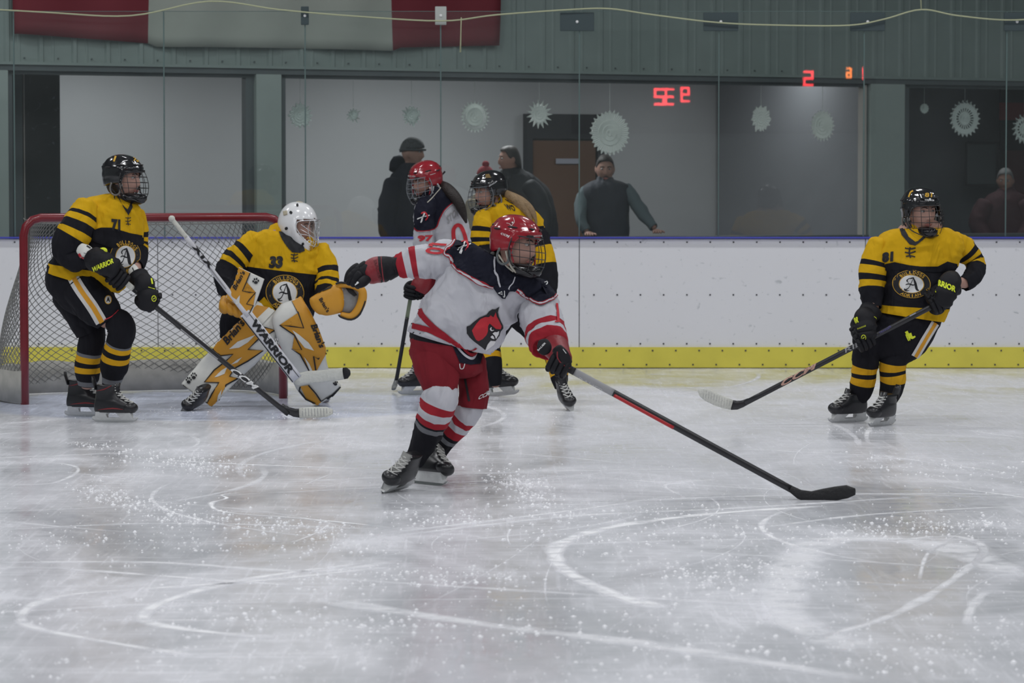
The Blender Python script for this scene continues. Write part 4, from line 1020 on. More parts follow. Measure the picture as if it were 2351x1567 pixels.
# stick
p0=full(15.80).pt(1262,822); p1=full(15.66).pt(1838,1134)
root2=stick_obj('long black and red hockey stick reaching across the ice from the skater in white', G(1890,1150))
dd=(p1-p0).normalized(); L0=(p1-p0).length
def seg(mb,a,b,m,w=.034,t=.022): shaft(mb,p0.lerp(p1,a),p0.lerp(p1,b),w,t,m)
mb=MB(); seg(mb,.0,.10,TAPEB,.036,.026); seg(mb,.10,1.0,CARB); sh=mb.build('shaft',root2)
mb=MB(); seg(mb,.10,.255,mat('silver shaft print',(.30,.30,.31),.35),.0355,.0235); mb.build('silver_sleeve',root2)
up=Vector((dd.z,0,-dd.x)) if False else Vector((-.52,0,-.85)); up=(up-dd*up.dot(dd)).normalized()
mb=MB(); shaft(mb,p0.lerp(p1,.262)+up*.0085,p0.lerp(p1,.50)+up*.0095,.018,.0240,mat('red shaft print',(.42,.015,.02),.3)); mb.build('red_stripe',root2)
sk=full(15.75); text(root2.children[1],sk,'BAUER',(1326,873),(1382,903),(1331,865),mat('pale shaft print',(.45,.45,.46),.4),.002,.02)
bl=full(15.64)
mb=MB(); blade(mb,[bl.pt(1815,1121),bl.pt(1835,1134),bl.pt(1862,1141),bl.pt(1890,1137),bl.pt(1920,1132,-.02),bl.pt(1945,1128,-.04),bl.pt(1963,1128,-.06)],[.034,.048,.062,.068,.070,.066,.034],.016,TAPEB,Vector((.1,0,1))); mb.build('blade',root2)
w=full(Y0-.2).pt(1258,768)
g0=p0+dd*.055
o,cf=grip(root,g0,dd,(w-g0),w,(GBLK,GBLK,TAN,GRED),1.02,(.058,.074),hand=-1)
tb=Ctx(1190,740,9.79,15.75)
text(cf,tb,'BAUER',(455,640),(622,470),(430,612),PRW,.004,.03); 
# backhand and thumb shields of that glove
mb=MB(); tube(mb,tb.at(15.78),[(890,580,-.02,110),(980,720,-.03,150,.4),(1060,860,-.03,130,.4),(1150,990,-.02,60,.5)],GBLK,None,0,1,('dome','dome'),nseg=18); a=mb.build('thumb_shield',o); stroke(a,tb,[(880,650),(890,800),(990,930),(1190,1050)],26,GRED,.003); stroke(a,tb,[(1000,600),(1030,640),(1075,695)],14,PRW,.003)
mb=MB(); tube(mb,tb.at(15.80),[(560,420,-.02,120,.5),(580,560,-.03,170,.4),(520,660,-.02,120,.5)],GBLK,None,0,1,('dome','dome'),nseg=18); a=mb.build('cuff_roll',o)
text(a,tb,'BAUER',(455,640),(622,470),(430,612),PRW,.003,.03)
# ================================================================== skater in black and gold, number 71
def crest(J,c,x,y,rx,ry,arc='BULLDOGS',low='ADRIAN',rot=0,skew=1,y0=None):
    """round badge: gold ring, writing, white disc with the gothic A"""
    poly(J,c,disc(x,y,rx,ry,36,rot),GOLDP,.0030,22); poly(J,c,disc(x,y,rx*.965,ry*.965,36,rot),PRK,.0036,22)
    poly(J,c,disc(x,y,rx*.66,ry*.66,32,rot),GOLDP,.0042,20); poly(J,c,disc(x,y,rx*.62,ry*.62,32,rot),PRW,.0048,20)
    arctext(J,c,arc,x,y,rx*.81,ry*.81,-52+rot,52+rot,ry*.24,GOLDP,.0045,.03)
    arctext(J,c,low,x,y,rx*.83,ry*.83,180+38+rot,180-38+rot,ry*.22,GOLDP,.0045,.02,True)
    s=ry*.5; g=lambda px_,py_:(x+px_*s*rx/ry,y+py_*s)
    st=lambda pts,w,m=PRK,off=.0056: stroke(J,c,[g(*p) for p in pts],[q*s for q in w] if isinstance(w,list) else w*s,m,off,4)
    st([(.15,-1.0),(.38,-.1),(.55,.75),(.78,.92)],[.10,.34,.34,.10]); st([(.18,-.95),(-.05,-.2),(-.35,.55),(-.75,.85)],[.06,.10,.10,.22]); st([(-.75,.62),(-.62,.92),(-.25,.88)],[.05,.16,.06])
    st([(-.62,.1),(-.30,-.05),(.1,.12),(.5,.02)],[.10,.16,.16,.08]); st([(-.35,-.75),(-.05,-.85),(.18,-.92)],[.06,.15,.12]); st([(-.35,-.75),(-.48,-.45),(-.30,-.2)],[.10,.14,.05])
def laces(J,c,x,y,w,h,slope=0):
    stroke(J,c,[(x-w*.5,y-h*.34),(x,y-h*.28),(x+w*.5,y-h*.36)],w*.13,PRK,.004); stroke(J,c,[(x-w*.5,y-h*.02),(x,y+.04*h),(x+w*.5,y-h*.10)],w*.13,PRK,.004); stroke(J,c,[(x-w*.4,y+h*.3),(x,y+h*.26),(x+w*.45,y+h*.34)],w*.13,PRK,.004)
    stroke(J,c,[(x,y-h*.42),(x-w*.1,y),(x+w*.02,y+h*.42)],w*.14,PRK,.0045)

foot=G(235,962); root=person('skater in black and gold jersey numbered 71 standing before the left goal post', foot)
Y0=20.95; c=Ctx(0,330,2.3396,Y0)
HM=orient(c.pt(668,190,-.02),66,2,0,1.10)
face_bits(root,HM)
mb=MB(); mb.ell((0,-.035,-.03),(.078,.075,.075),HAIRD,HM); mb.build('hair',root)
h=helmet(root,HM,HBLK,strap=PRK,guard=mat('grey clear guard',(.16,.15,.14),.2))
stroke(h,c,[(716,104),(758,108)],6,PRW,.002,2); text(h,c,'71',(714,92),(748,94),(716,72),GOLDP,.002,.03); stroke(h,c,[(612,95),(622,66)],10,GOLDP,.002,3)
mb=MB()
TOR=[(610,262,715,300,0,.07),(540,272,735,316,0,.10),(450,300,762,355,0,.12),(405,360,772,410,0,.14,.05),(395,440,770,490,0,.145,.05),(360,520,758,560,0,.15,.05),(300,590,745,640,0,.15,.04),(262,640,720,705,0,.155,.03),(250,690,640,800,.0,.155,.03)]
loft(mb,c,TOR,BLK,[(4.15,YEL),(7.05,BLK),(9,YEL)],.013,1.4,('dome','lip'))
AL=[(470,330,-.12,60),(440,400,-.15,84),(408,470,-.17,92),(372,540,-.18,88),(380,600,-.18,78),(440,615,-.20,62),(490,600,-.22,48)]
tube(mb,c,AL,BLK,[(.35,YEL),(.72,YEL),(.95,BLK),(1.38,YEL),(1.98,BLK),(2.42,YEL),(9,BLK)],.010,2.3,('dome','lip'),ff=9)
AR=[(735,370,.10,42),(745,450,.12,50),(740,540,.12,55),(735,610,.06,55),(725,660,-.02,45)]
tube(mb,c,AR,BLK,[(1.2,YEL),(1.5,BLK),(1.8,YEL),(2.1,BLK),(2.4,YEL),(9,BLK)],.006,3.3,('dome','lip'))
J=mb.build('jersey',root)
poly(J,c,[(608,255),(640,300),(690,385),(712,340),(704,308),(695,330),(685,352),(655,325),(628,262)],PRK,.004,12)
laces(J,c,688,415,30,55)
text(J,c,'71',(598,466),(646,470),(598,402),PRK,.004,.07)
crest(J,c,672,604,82,92,rot=12)
poly(J,c,[(500,462),(540,450),(600,450),(700,480),(772,493),(772,540),(600,560),(490,520)],BLK,.004,10)
# elbow guard
mb=MB(); tube(mb,c,[(430,560,-.26,30,.5),(462,585,-.29,42,.5),(470,606,-.28,30,.5)],PWHT,None,0,1,('dome','dome')); o=mb.build('elbow_guard',root); stroke(o,c,[(425,590),(440,612),(462,618)],12,PRR,.003); stroke(o,c,[(466,548),(486,560)],7,PRK,.003,2); stroke(o,c,[(450,585),(490,600)],4,GREYP,.003,2)
# shorts
mb=MB()
H=[(250,680,560,760,.02,.155),(244,730,600,790,.02,.165),(262,790,625,850,.02,.165),(310,850,632,905,.02,.15)]
loft(mb,c,H,BLK,None,.006,1,('dome','dome'))
T1=[(440,770,-.06,118),(500,850,-.08,112),(560,910,-.10,98),(588,945,-.10,78)]
tube(mb,c,T1,BLK,None,.006,2,('dome','lip'))
T2=[(390,800,.10,118),(430,890,.10,100),(470,970,.10,86),(488,1018,.10,80)]
tube(mb,c,T2,BLK,None,.006,3,('dome','lip'))
Pn=mb.build('hockey_pants',root)
stroke(Pn,c,[(375,688),(430,780),(500,880),(545,956)],62,STW,.004); stroke(Pn,c,[(380,690),(432,780),(502,880),(548,958)],25,ORG,.005)
poly(Pn,c,disc(580,838,19,24),GOLDP,.004,8); poly(Pn,c,disc(580,838,15,20),STW,.005,8); text(Pn,c,'A',(570,850),(590,850),(570,826),PRK,.006,.05)
stroke(Pn,c,[(555,946),(600,925),(634,892)],5,PRR,.004)
mb=MB(); SK1=[(600,930,-.10,62),(640,965,-.12,80),(655,1010,-.12,76),(640,1065,-.09,72),(624,1130,-.06,77),(612,1200,-.03,74),(602,1260,-.01,57),(598,1300,0,48)]
tube(mb,c,SK1,BLK,[(3.05,BLK),(3.22,GRY),(3.62,GLD),(4.02,BLK),(4.45,GLD),(5.85,BLK),(6.5,GRY),(9,BLK)],.005,4,('dome','lip')); mb.build('sock',root)
mb=MB(); SK2=[(490,960,.10,74),(492,1040,.10,72),(480,1110,.11,70),(472,1180,.13,69),(470,1245,.14,64),(466,1300,.15,46)]
tube(mb,c,SK2,BLK,[(2.1,BLK),(2.3,GRY),(2.75,GLD),(3.2,BLK),(3.7,GLD),(4.4,BLK),(4.9,GRY),(9,BLK)],.005,5,('dome','lip')); mb.build('sock',root)
gs=Ctx(0,330,2.3396,Y0)
redb=mat('dull red trim',(.20,.015,.02),.5)
skate(root,orient(G(258,968.5),76,0,0,1.0),accent=redb,top=.235); skate(root,orient(G(194,955),80,0,0,1.0),accent=redb,top=.235)
body(root,c,TOR[1:],[(c,AL,.7),(c,AR,.7),(c,T1,.75),(c,T2,.75),(c,SK1,.75),(c,SK2,.75),(c,[(490,600,-.22,40),(530,620,-.24,34),(560,640,-.24,30)],1),(c,[(725,660,-.02,36),(730,720,-.08,30),(750,760,-.1,26)],1)],HM,(660,345,0))
# stick
root2=stick_obj('dark hockey stick with white taped blade held by skater 71, resting before the goalkeeper', G(700,960))
p0=c.pt(606,690,-.30); p1=G(662,950,.035); dd=(p1-p0).normalized()
mb=MB(); shaft(mb,p0,p0.lerp(p1,.115),.036,.028,TAPEW); mb.build('grip_tape',root2)
mb=MB(); shaft(mb,p0.lerp(p1,.115),p1,.032,.022,CARB); o=mb.build('shaft',root2)
g=full(p1.y); text(o,g,'CCM',(527,852),(588,897),(535,842),PRW,.003,.03,.3); stroke(o,g,[(415,755),(500,824)],3,GREYP,.003,2)
mb=MB(); ys=p1.y; b_=full(ys); blade(mb,[b_.pt(646,930),b_.pt(660,941),b_.pt(676,947),b_.pt(690,948)],[.034,.045,.056,.062],.016,CARB); mb.build('blade',root2)
mb=MB(); blade(mb,[b_.pt(687,948),b_.pt(705,947),b_.pt(730,946),b_.pt(750,945,-.02),b_.pt(763,944,-.03)],[.066,.072,.072,.066,.036],.019,TAPEW); o=mb.build('blade_tape',root2)
for x in range(694,760,7): stroke(o,b_,[(x,937),(x+1,955)],1.2,GREYP,.001,2)
# gloves
w1=c.pt(500,600,-.22); g1=c.pt(650,718,-.28)
o,cf=grip(root,p0+dd*.05,dd,(c.pt(500,600,-.3)-p0),w1,(GBLK,GBLK,GBLK,GBLK),1.15,(.062,.072),hand=-1)
mb=MB(); tube(mb,c,[(496,600,-.30,56,.7),(516,622,-.33,64,.7),(545,636,-.35,58,.7),(565,645,-.36,64,.7),(592,658,-.36,54,.7),(615,668,-.36,58,.7)],GBLK,None,.003,2,('dome','dome')); a=mb.build('cuff_roll',o); text(a,c,'WARRIOR',(498,690),(612,640),(494,662),NEON,.004,.04)
mb=MB(); mb.ell((0,0,0),(.042,.02,.030),NEON,Matrix.Translation(c.pt(545,585,-.30))@Matrix.Rotation(R(-35),4,'Y')); mb.build('cuff_lining',o)
gg=p0+dd*((c.pt(770,830)-c.pt(606,690)).length+.03)
o,cf=grip(root,gg,dd,(c.pt(735,720,-.05)-gg),c.pt(725,690,-.02),(GBLK,GBLK,GBLK,GBLK),1.15,(.055,.062),hand=1)
mb=MB(); tube(mb,c,[(762,722,-.26,46,.7),(776,755,-.28,56,.7),(784,785,-.28,48,.7),(790,815,-.29,54,.7),(790,845,-.29,46,.7),(786,875,-.28,48,.7)],GBLK,None,.002,2,('dome','dome')); a=mb.build('padding_roll',o)
poly(a,c,disc(826,830,13,17,20),NEON,.003,8); poly(a,c,disc(826,830,9,12,20),PRK,.004,8); stroke(a,c,[(812,722),(818,752)],8,NEON,.003,2); stroke(a,c,[(796,768),(830,780)],4,NEON,.003,2); stroke(a,c,[(821,833),(831,826)],4,NEON,.005,2)
mb=MB(); tube(mb,c,[(705,660,-.05,26,.6),(722,690,-.08,30,.6),(735,706,-.08,22,.6)],PWHT,None,0,1,('dome','dome')); o=mb.build('elbow_guard',root); stroke(o,c,[(712,665),(722,690)],5,PRK,.003,2)
# ================================================================== skater in black and gold, number 81
root=person('skater in black and gold jersey numbered 81 gliding alone at right', G(1975,972))
Y0=20.7; c=Ctx(1580,410,2.6556,Y0)
HM=orient(c.pt(1421,205,-.03),22,3,2,1.12)
face_bits(root,HM)
mb=MB(); mb.ell((0,-.035,-.03),(.078,.075,.075),HAIRD,HM); mb.build('hair',root)
h=helmet(root,HM,HBLK,strap=PRK,guard=mat('grey clear guard',(.16,.15,.14),.2))
text(h,c,'81',(1442,112),(1486,114),(1444,86),GOLDP,.002,.03); text(h,c,'WARRIOR',(1440,134),(1500,138),(1441,124),PRW,.002,.02); stroke(h,c,[(1345,112),(1356,84),(1372,74)],9,GOLDP,.002,3)
mb=MB()
TOR=[(1330,300,1490,296,0,.08),(1235,312,1590,302,0,.11),(1150,365,1650,345,0,.135),(1120,440,1680,420,0,.15),(1150,520,1650,520,0,.155),(1180,610,1610,620,0,.155),(1180,700,1600,710,0,.155),(1172,765,1590,790,0,.155),(1158,812,1558,874,0,.155)]
loft(mb,c,TOR,BLK,[(4.12,YEL),(7.05,BLK),(9,YEL)],.014,5.1,('dome','lip'))
AL=[(1175,400,-.02,72),(1145,480,-.03,78),(1128,560,-.04,82),(1120,640,-.05,80),(1122,720,-.07,68),(1128,790,-.10,50)]
tube(mb,c,AL,BLK,[(1.35,YEL),(1.7,BLK),(2.3,YEL),(2.78,BLK),(3.3,YEL),(9,BLK)],.009,6.3,('dome','lip'),ff=9)
AR=[(1610,390,.05,75),(1680,430,.07,78),(1740,500,.08,60),(1752,560,.04,58),(1720,615,-.04,52),(1680,640,-.08,44)]
tube(mb,c,AR,BLK,[(1.15,YEL),(1.5,BLK),(1.85,YEL),(2.1,BLK),(2.5,YEL),(9,BLK)],.008,7.3,('dome','lip'),ff=9)
J=mb.build('jersey',root)
poly(J,c,[(1200,520),(1260,508),(1350,528),(1500,545),(1580,505),(1640,520),(1640,560),(1500,570),(1300,556),(1200,560)],BLK,.003,14)
poly(J,c,[(1280,275),(1300,340),(1350,400),(1385,408),(1430,375),(1450,355),(1440,345),(1400,380),(1385,385),(1345,355),(1315,300),(1306,262)],PRK,.004,12)
laces(J,c,1354,450,66,80)
text(J,c,'81',(1180,512),(1250,504),(1182,450),PRK,.004,.07); crest(J,c,1362,642,117,86,rot=4)
mb=MB()
H=[(1165,800,1540,860,.02,.15),(1120,850,1530,900,.02,.165),(1090,930,1490,985,.02,.165),(1050,1010,1440,1060,.02,.15)]
loft(mb,c,H,BLK,None,.006,1,('dome','dome'))
T1=[(1150,930,0,115),(1110,1010,-.02,105),(1085,1080,-.03,88),(1082,1110,-.03,84)]
T2=[(1370,930,0,130),(1320,1010,-.02,115),(1270,1080,-.03,86),(1255,1100,-.03,82)]
tube(mb,c,T1,BLK,None,.006,2,('dome','lip')); tube(mb,c,T2,BLK,None,.006,3,('dome','lip'))
tube(mb,c,[(1450,900,.06,70),(1420,980,.06,62),(1385,1050,.06,46),(1362,1090,.06,26)],BLK,None,.005,4,('dome','lip'))
Pn=mb.build('hockey_pants',root)
stroke(Pn,c,[(1505,880),(1450,970),(1382,1085)],50,STW,.004); stroke(Pn,c,[(1507,880),(1452,970),(1384,1085)],20,ORG,.005)
stroke(Pn,c,[(1328,930),(1345,962),(1352,985)],[20,14,4],NEON,.004); stroke(Pn,c,[(1352,940),(1362,968),(1384,960)],[16,18,10],NEON,.004); stroke(Pn,c,[(1326,948),(1344,986)],7,NEON,.0045,2)
mb=MB(); SK1=[(1090,1060,-.03,76),(1082,1110,-.04,82),(1072,1165,-.03,76),(1066,1225,-.02,76),(1052,1290,0,70),(1032,1345,.02,56),(1020,1372,.03,48)]
tube(mb,c,SK1,BLK,[(1.55,BLK),(2.3,GLD),(2.72,BLK),(3.35,GLD),(9,BLK)],.005,4,('dome','lip')); mb.build('sock',root)
mb=MB(); SK2=[(1262,1050,-.03,76),(1252,1105,-.04,80),(1246,1160,-.03,78),(1250,1220,-.02,80),(1242,1280,0,72),(1222,1340,.0,60),(1215,1365,.01,52)]
tube(mb,c,SK2,BLK,[(1.3,BLK),(2.1,GLD),(2.5,BLK),(3.15,GLD),(9,BLK)],.005,5,('dome','lip')); mb.build('sock',root)
skate(root,orient(G(1951,969),-58,0,-8,1.02),top=.185); skate(root,orient(G(2026,977),-38,0,-8,1.02),top=.195)
body(root,c,TOR[1:],[(c,AL,.7),(c,AR,.7),(c,T1,.7),(c,T2,.7),(c,SK1,.75),(c,SK2,.75),(c,[(1125,760,-.1,38),(1118,800,-.12,32),(1100,850,-.14,30)],1),(c,[(1690,625,-.06,34),(1650,640,-.10,32),(1600,660,-.12,30)],1)],HM,(1385,340,0))
root2=stick_obj('black hockey stick with white taped blade held low across the body by skater 81', G(1640,930))
p0=c.pt(1570,735,-.24); pg=c.pt(1075,985,-.24); p1=c.pt(345,1368,-.30)
dd=(p1-p0).normalized()
mb=MB(); shaft(mb,p0,p1,.033,.022,CARB); o=mb.build('shaft',root2)
text(o,c,'CCM',(568,1268),(790,1148),(562,1236),mat('copper print',(.50,.30,.24),.35),.003,.04,.3); text(o,c,'RIB',(958,1062),(1058,1012),(955,1036),GREYP,.003,.01); text(o,c,'TRIGGER',(1166,948),(1240,905),(1162,936),mat('violet print',(.09,.08,.22),.4),.003,.02); text(o,c,'R',(1134,966),(1156,952),(1128,948),mat('violet print',(.09,.08,.22),.4),.003,.03); stroke(o,c,[(1350,838),(1388,818)],6,GREYP,.003,2)
bl=c.at(Y0-.30)
mb=MB(); blade(mb,[bl.pt(372,1352),bl.pt(330,1372),bl.pt(298,1380),bl.pt(262,1378)],[.034,.046,.058,.066],.016,CARB,Vector((.3,0,1))); mb.build('blade',root2)
mb=MB(); blade(mb,[bl.pt(266,1378),bl.pt(220,1365),bl.pt(170,1345,-.01),bl.pt(120,1322,-.03),bl.pt(85,1302,-.05),bl.pt(66,1290,-.06)],[.066,.074,.078,.076,.062,.026],.019,TAPEW,Vector((.3,0,1))); o=mb.build('blade_tape',root2)
for x in range(95,260,16): stroke(o,bl,[(x,1270+(x-60)*.42),(x-6,1345+(x-60)*.30)],1.5,GREYP,.001,2)
o,cf=grip(root,pg+dd*.0,-dd,(c.pt(1120,800,-.12)-pg),c.pt(1120,800,-.1),(GBLK,GBLK,GBLK,GBLK),1.12,(.058,.070),hand=1)
mb=MB(); tube(mb,c,[(1082,812,-.20,52,.7),(1080,845,-.24,70,.7),(1084,880,-.26,60,.7),(1086,905,-.27,68,.7),(1090,930,-.27,56,.7),(1092,955,-.28,58,.7)],GBLK,None,.002,2,('dome','dome')); a=mb.build('padding_roll',o)
text(a,c,'OR',(1010,888),(1042,876),(1006,850),NEON,.003,.05); poly(a,c,disc(1070,968,15,18,20),NEON,.003,8); poly(a,c,disc(1070,968,11,14,20),PRK,.004,8); stroke(a,c,[(1064,972),(1076,962)],4,NEON,.005,2); stroke(a,c,[(1132,840),(1156,856)],3,NEON,.003,2); text(a,c,'BULLDOGS',(1034,918),(1084,900),(1032,910),NEON,.003,.0)
gp2=p0+dd*.05
o,cf=grip(root,gp2,-dd,(c.pt(1620,640,-.12)-gp2),c.pt(1660,625,-.08),(GBLK,GBLK,GBLK,GBLK),1.12,(.060,.072),hand=1)
mb=MB(); tube(mb,c,[(1628,608,-.18,52,.7),(1600,635,-.26,74,.7),(1584,672,-.28,64,.7),(1572,702,-.29,70,.7),(1562,730,-.29,58,.7),(1555,752,-.28,60,.7)],GBLK,None,.002,2,('dome','dome')); a=mb.build('cuff_roll',o)
text(a,c,'RRIOR',(1520,650),(1628,694),(1524,612),NEON,.003,.05,.1); mb=MB(); mb.ell((0,0,0),(.028,.016,.014),NEON,Matrix.Translation(c.pt(1582,588,-.24))); mb.build('cuff_lining',o); stroke(a,c,[(1506,678),(1512,692)],5,NEON,.003,2)
# ================================================================== goalkeeper, number 33
root=person('goalkeeper in white mask and orange flamed leg pads crouching in front of the net', G(590,930))
Y0=22.15; c=Ctx(370,430,2.9567,Y0)
HM=orient(c.pt(922,268,-.05),60,8,0,1.08)
face_bits(root,HM)
mb=MB()
TOR=[(740,285,1000,330,0,.10),(680,295,1060,370,0,.13),(610,345,1095,430,0,.155),(560,440,1125,520,0,.17),(560,560,1120,620,0,.18),(590,680,1080,700,0,.185),(600,790,1050,800,.02,.18),(560,880,1020,880,.05,.17)]
loft(mb,c,TOR,BLK,[(3.75,YEL),(9,BLK)],.014,8.1,('dome','lip'))
AL=[(650,360,-.02,80),(580,430,-.05,92),(500,500,-.08,92),(450,580,-.12,84),(450,670,-.18,74),(500,740,-.26,58)]
tube(mb,c,AL,BLK,[(1.05,YEL),(1.45,BLK),(1.85,YEL),(2.2,BLK),(2.55,YEL),(9,BLK)],.010,9.3,('dome','lip'),ff=9)
AR=[(1060,440,.0,88),(1110,540,-.05,84),(1125,640,-.1,78),(1120,720,-.16,72),(1110,770,-.2,60)]
tube(mb,c,AR,BLK,[(1.2,YEL),(1.55,BLK),(2.0,YEL),(2.3,BLK),(2.7,YEL),(9,BLK)],.010,3.7,('dome','lip'),ff=9)
J=mb.build('jersey',root)
poly(J,c,[(800,300),(820,350),(850,400),(890,440),(940,445),(975,430),(960,380),(900,350),(860,310)],PRK,.005,12)
laces(J,c,905,478,52,70); text(J,c,'33',(730,548),(822,548),(740,466),PRK,.004,.07); crest(J,c,840,712,130,120,rot=6)
poly(J,c,[(640,800),(700,742),(750,800),(800,860),(760,900),(640,890)],YEL,.004,16)
# pants showing at the hip
mb=MB(); loft(mb,c,[(430,830,760,850,.10,.16),(402,900,760,920,.10,.17),(400,985,700,960,.10,.14)],BLK,None,.006,1,('dome','dome')); mb.build('hockey_pants',root)
T1=[(700,880,.05,120),(560,1010,.06,95),(400,1180,.10,75),(290,1330,.12,55),(250,1420,.10,45)]
T2=[(880,880,.05,120),(950,1050,.06,95),(1010,1230,.10,75),(1060,1380,.12,55),(1080,1430,.10,45)]
body(root,c,TOR[1:],[(c,AL,.7),(c,AR,.7),(c,T1,.8),(c,T2,.8)],HM,(880,350,0))
# mask
def mask(root,M):
    mb=MB(); NA=72; NE=44; idx={}; vs=[];fs=[]
    for i in range(NE+1):
        el=R(-68)+(R(90)-R(-68))*i/NE
        for k in range(NA):
            az=2*math.pi*k/NA; x=.108*math.cos(el)**.85*math.sin(az); y=.128*math.cos(el)**.8*math.cos(az); z=.140*math.sin(el)
            if z<0: 
                x*=1-.28*(-z/.14); 
                if y>0: y+=.045*(-z/.14)**1.2
                else: y*=1-.35*(-z/.14)
                if math.cos(az)>0: z-=.035*(-z/.14)*math.cos(az)
            if z>.03 and y>0: y*=1-.06*(z/.14)
            fr=max(0,1-abs(abs(math.degrees(az if az<math.pi else az-2*math.pi))-72)/12)*max(0,1-abs(z+.01)/.09)
            x*=1+.09*fr; y*=1+.06*fr; z=z
            vs.append(M@Vector((x,y+.004,z+.012)))
    def az_(k): a=360*k/NA; return a-360 if a>180 else a
    for i in range(NE):
        for k in range(NA):
            el=-68+158*(i+.5)/NE; a=abs(az_(k+.5))
            if a<66*(1 if el>-14 else max(0,1-(-14-el)/30)) and el<24-6*(a/66): continue
            if el<-20 and a>150: continue
            fs.append([i*NA+k,i*NA+(k+1)%NA,(i+1)*NA+(k+1)%NA,(i+1)*NA+k])
    mb.add(vs,fs,HWHT); o=mb.build('goalie_mask',root); s=o.modifiers.new('thick','SOLIDIFY'); s.thickness=.006; s.offset=-1
    mb=MB()
    def Q(a,z): return Vector((.118*math.sin(R(a))*.95,.135*math.cos(R(a))+.012-.25*min(0,z+.01)*.4,z))
    mb.wire([Q(-64,.045),Q(-30,.060),Q(0,.064),Q(30,.060),Q(64,.045),Q(67,.005),Q(50,-.045),Q(26,-.088),Q(0,-.100),Q(-26,-.088),Q(-50,-.045),Q(-67,.005),Q(-64,.045)],.0034,CHROME,8,closed=False,M=M,sub=4)
    for pts in ([(-56,.03),(-30,.0),(0,-.025),(30,.0),(56,.03)],[(-54,-.03),(-28,-.035),(0,-.05),(28,-.035),(54,-.03)],[(-56,.0),(-30,-.025),(0,-.065),(30,-.025),(56,.0)],[(-10,.060),(-7,.01),(-9,-.04),(-14,-.09)],[(10,.060),(7,.01),(9,-.04),(14,-.09)],[(-30,.055),(-34,.01),(-28,-.035),(-20,-.085)],[(30,.055),(34,.01),(28,-.035),(20,-.085)],[(-32,-.062),(0,-.078),(32,-.062)]):
        mb.wire([Q(a,z) for a,z in pts],.0022,CHROME,6,M=M,sub=4)
    mb.build('face_cage',o); return o
mk_=mask(root,HM)
for x,y,r_ in ((925,124,8),(883,172,9),(853,277,9),(963,382,8),(886,376,5)): poly(mk_,c,disc(x,y,r_,r_*1.1,14),PRK,.010,6)
poly(mk_,c,[(832,165),(856,160),(860,185),(836,192)],mat('old tape patch',(.45,.40,.30),.8),.010,8); text(mk_,c,'33',(1006,420),(1050,428),(1006,394),GOLDP,.011,.05)
mb=MB(); mb.ell((0,.0,.152),(.018,.028,.010),mat('old tape patch',(.45,.40,.30),.8),HM); mb.build('top_strap',mk_)
# leg pads
def pad(rs,name='leg_pad'):
    mb=MB(); loft(mb,c,rs,PWHT,None,.003,3,('none','none'),ex=5,per=8); return mb.build(name,root)
K=5
a=pad([(655,770,785,835,-.10,.05),(600,850,800,960,-.14,.07),(490,950,742,1085,-.16,.075),(388,1052,655,1182,-.14,.075),(280,1165,545,1285,-.10,.075),(192,1270,440,1392,-.14,.07),(140,1332,345,1486,-.16,.05)])
org=[(650,800),(560,890),(420,1005),(354,1096),(405,1140),(490,1130),(435,1180),(360,1240),(292,1322),(392,1325),(345,1400),(305,1475),(340,1482),(390,1440),(440,1340),(520,1292),(465,1282),(500,1225),(590,1175),(692,1105),(590,1098),(655,1035),(772,968),(690,948),(650,900),(735,815)]
poly(a,c,org,PORG,.006,14)
for pts in ([(354,1096),(405,1140),(490,1130),(435,1180),(360,1240),(292,1322),(392,1325),(345,1400),(305,1475)],[(390,1440),(440,1340),(520,1292),(465,1282),(500,1225),(590,1175),(692,1105),(590,1098),(655,1035),(772,968),(690,948),(655,905)]): stroke(a,c,pts,9,PRK,.010,0)
for q in ([(462,1095),(520,1045),(640,1000),(590,1050),(530,1085)],[(360,1290),(410,1240),(450,1215),(430,1265),(385,1285)],[(475,1200),(520,1165),(550,1150),(520,1185)],[(370,1470),(385,1410),(410,1370),(400,1430)],[(635,905),(735,810),(770,840),(700,915),(680,935)]): poly(a,c,q,PWHT,.0085,12)
text(a,c,"Brian's",(452,1070),(575,925),(415,1035),PRK,.011,.035,.15)
for x,y in ((188,1312),(222,1282)):
    poly(a,c,disc(x,y+8,13,11,14),PRK,.005,8)
    for dx,dy in ((-15,-6),(-6,-18),(7,-18),(16,-7)): poly(a,c,disc(x+dx,y+dy,5,7,10),PRK,.005,6)
stroke(a,c,[(137,1335),(240,1415),(342,1486)],12,PRK,.005)
b=pad([(815,790,950,742,-.20,.05),(755,880,1010,838,-.22,.07),(775,985,1065,960,-.20,.075),(815,1090,1113,1090,-.16,.075),(855,1200,1125,1205,-.10,.075),(895,1320,1185,1308,-.05,.07),(965,1420,1218,1352,-.02,.06),(1060,1478,1160,1420,.0,.04)])
poly(b,c,[(885,765),(945,738),(1010,850),(1065,960),(1113,1090),(1115,1130),(1065,1160),(1035,1145),(1052,1250),(1010,1250),(945,1130),(890,1092),(955,1098),(905,1000),(805,932),(962,950),(930,850)],PORG,.006,14)
poly(b,c,[(945,1348),(1000,1340),(1090,1465),(1050,1478),(985,1430)],PORG,.006,14)
for pts in ([(885,765),(930,850),(968,952),(880,940),(805,932),(905,1000),(955,1098),(885,1092),(945,1130),(1010,1250)],[(1115,1125),(1065,1160),(1035,1142),(1052,1252)],[(1000,1338),(1050,1395),(1092,1468)],[(945,1348),(940,1375),(985,1432),(1045,1478)]): stroke(b,c,pts,9,PRK,.010,0)
for q in ([(890,965),(940,1000),(1000,1050),(1038,1105),(975,1085),(930,1030)],[(970,1145),(1005,1190),(1030,1248),(1008,1240)]): poly(b,c,q,PWHT,.0085,12)
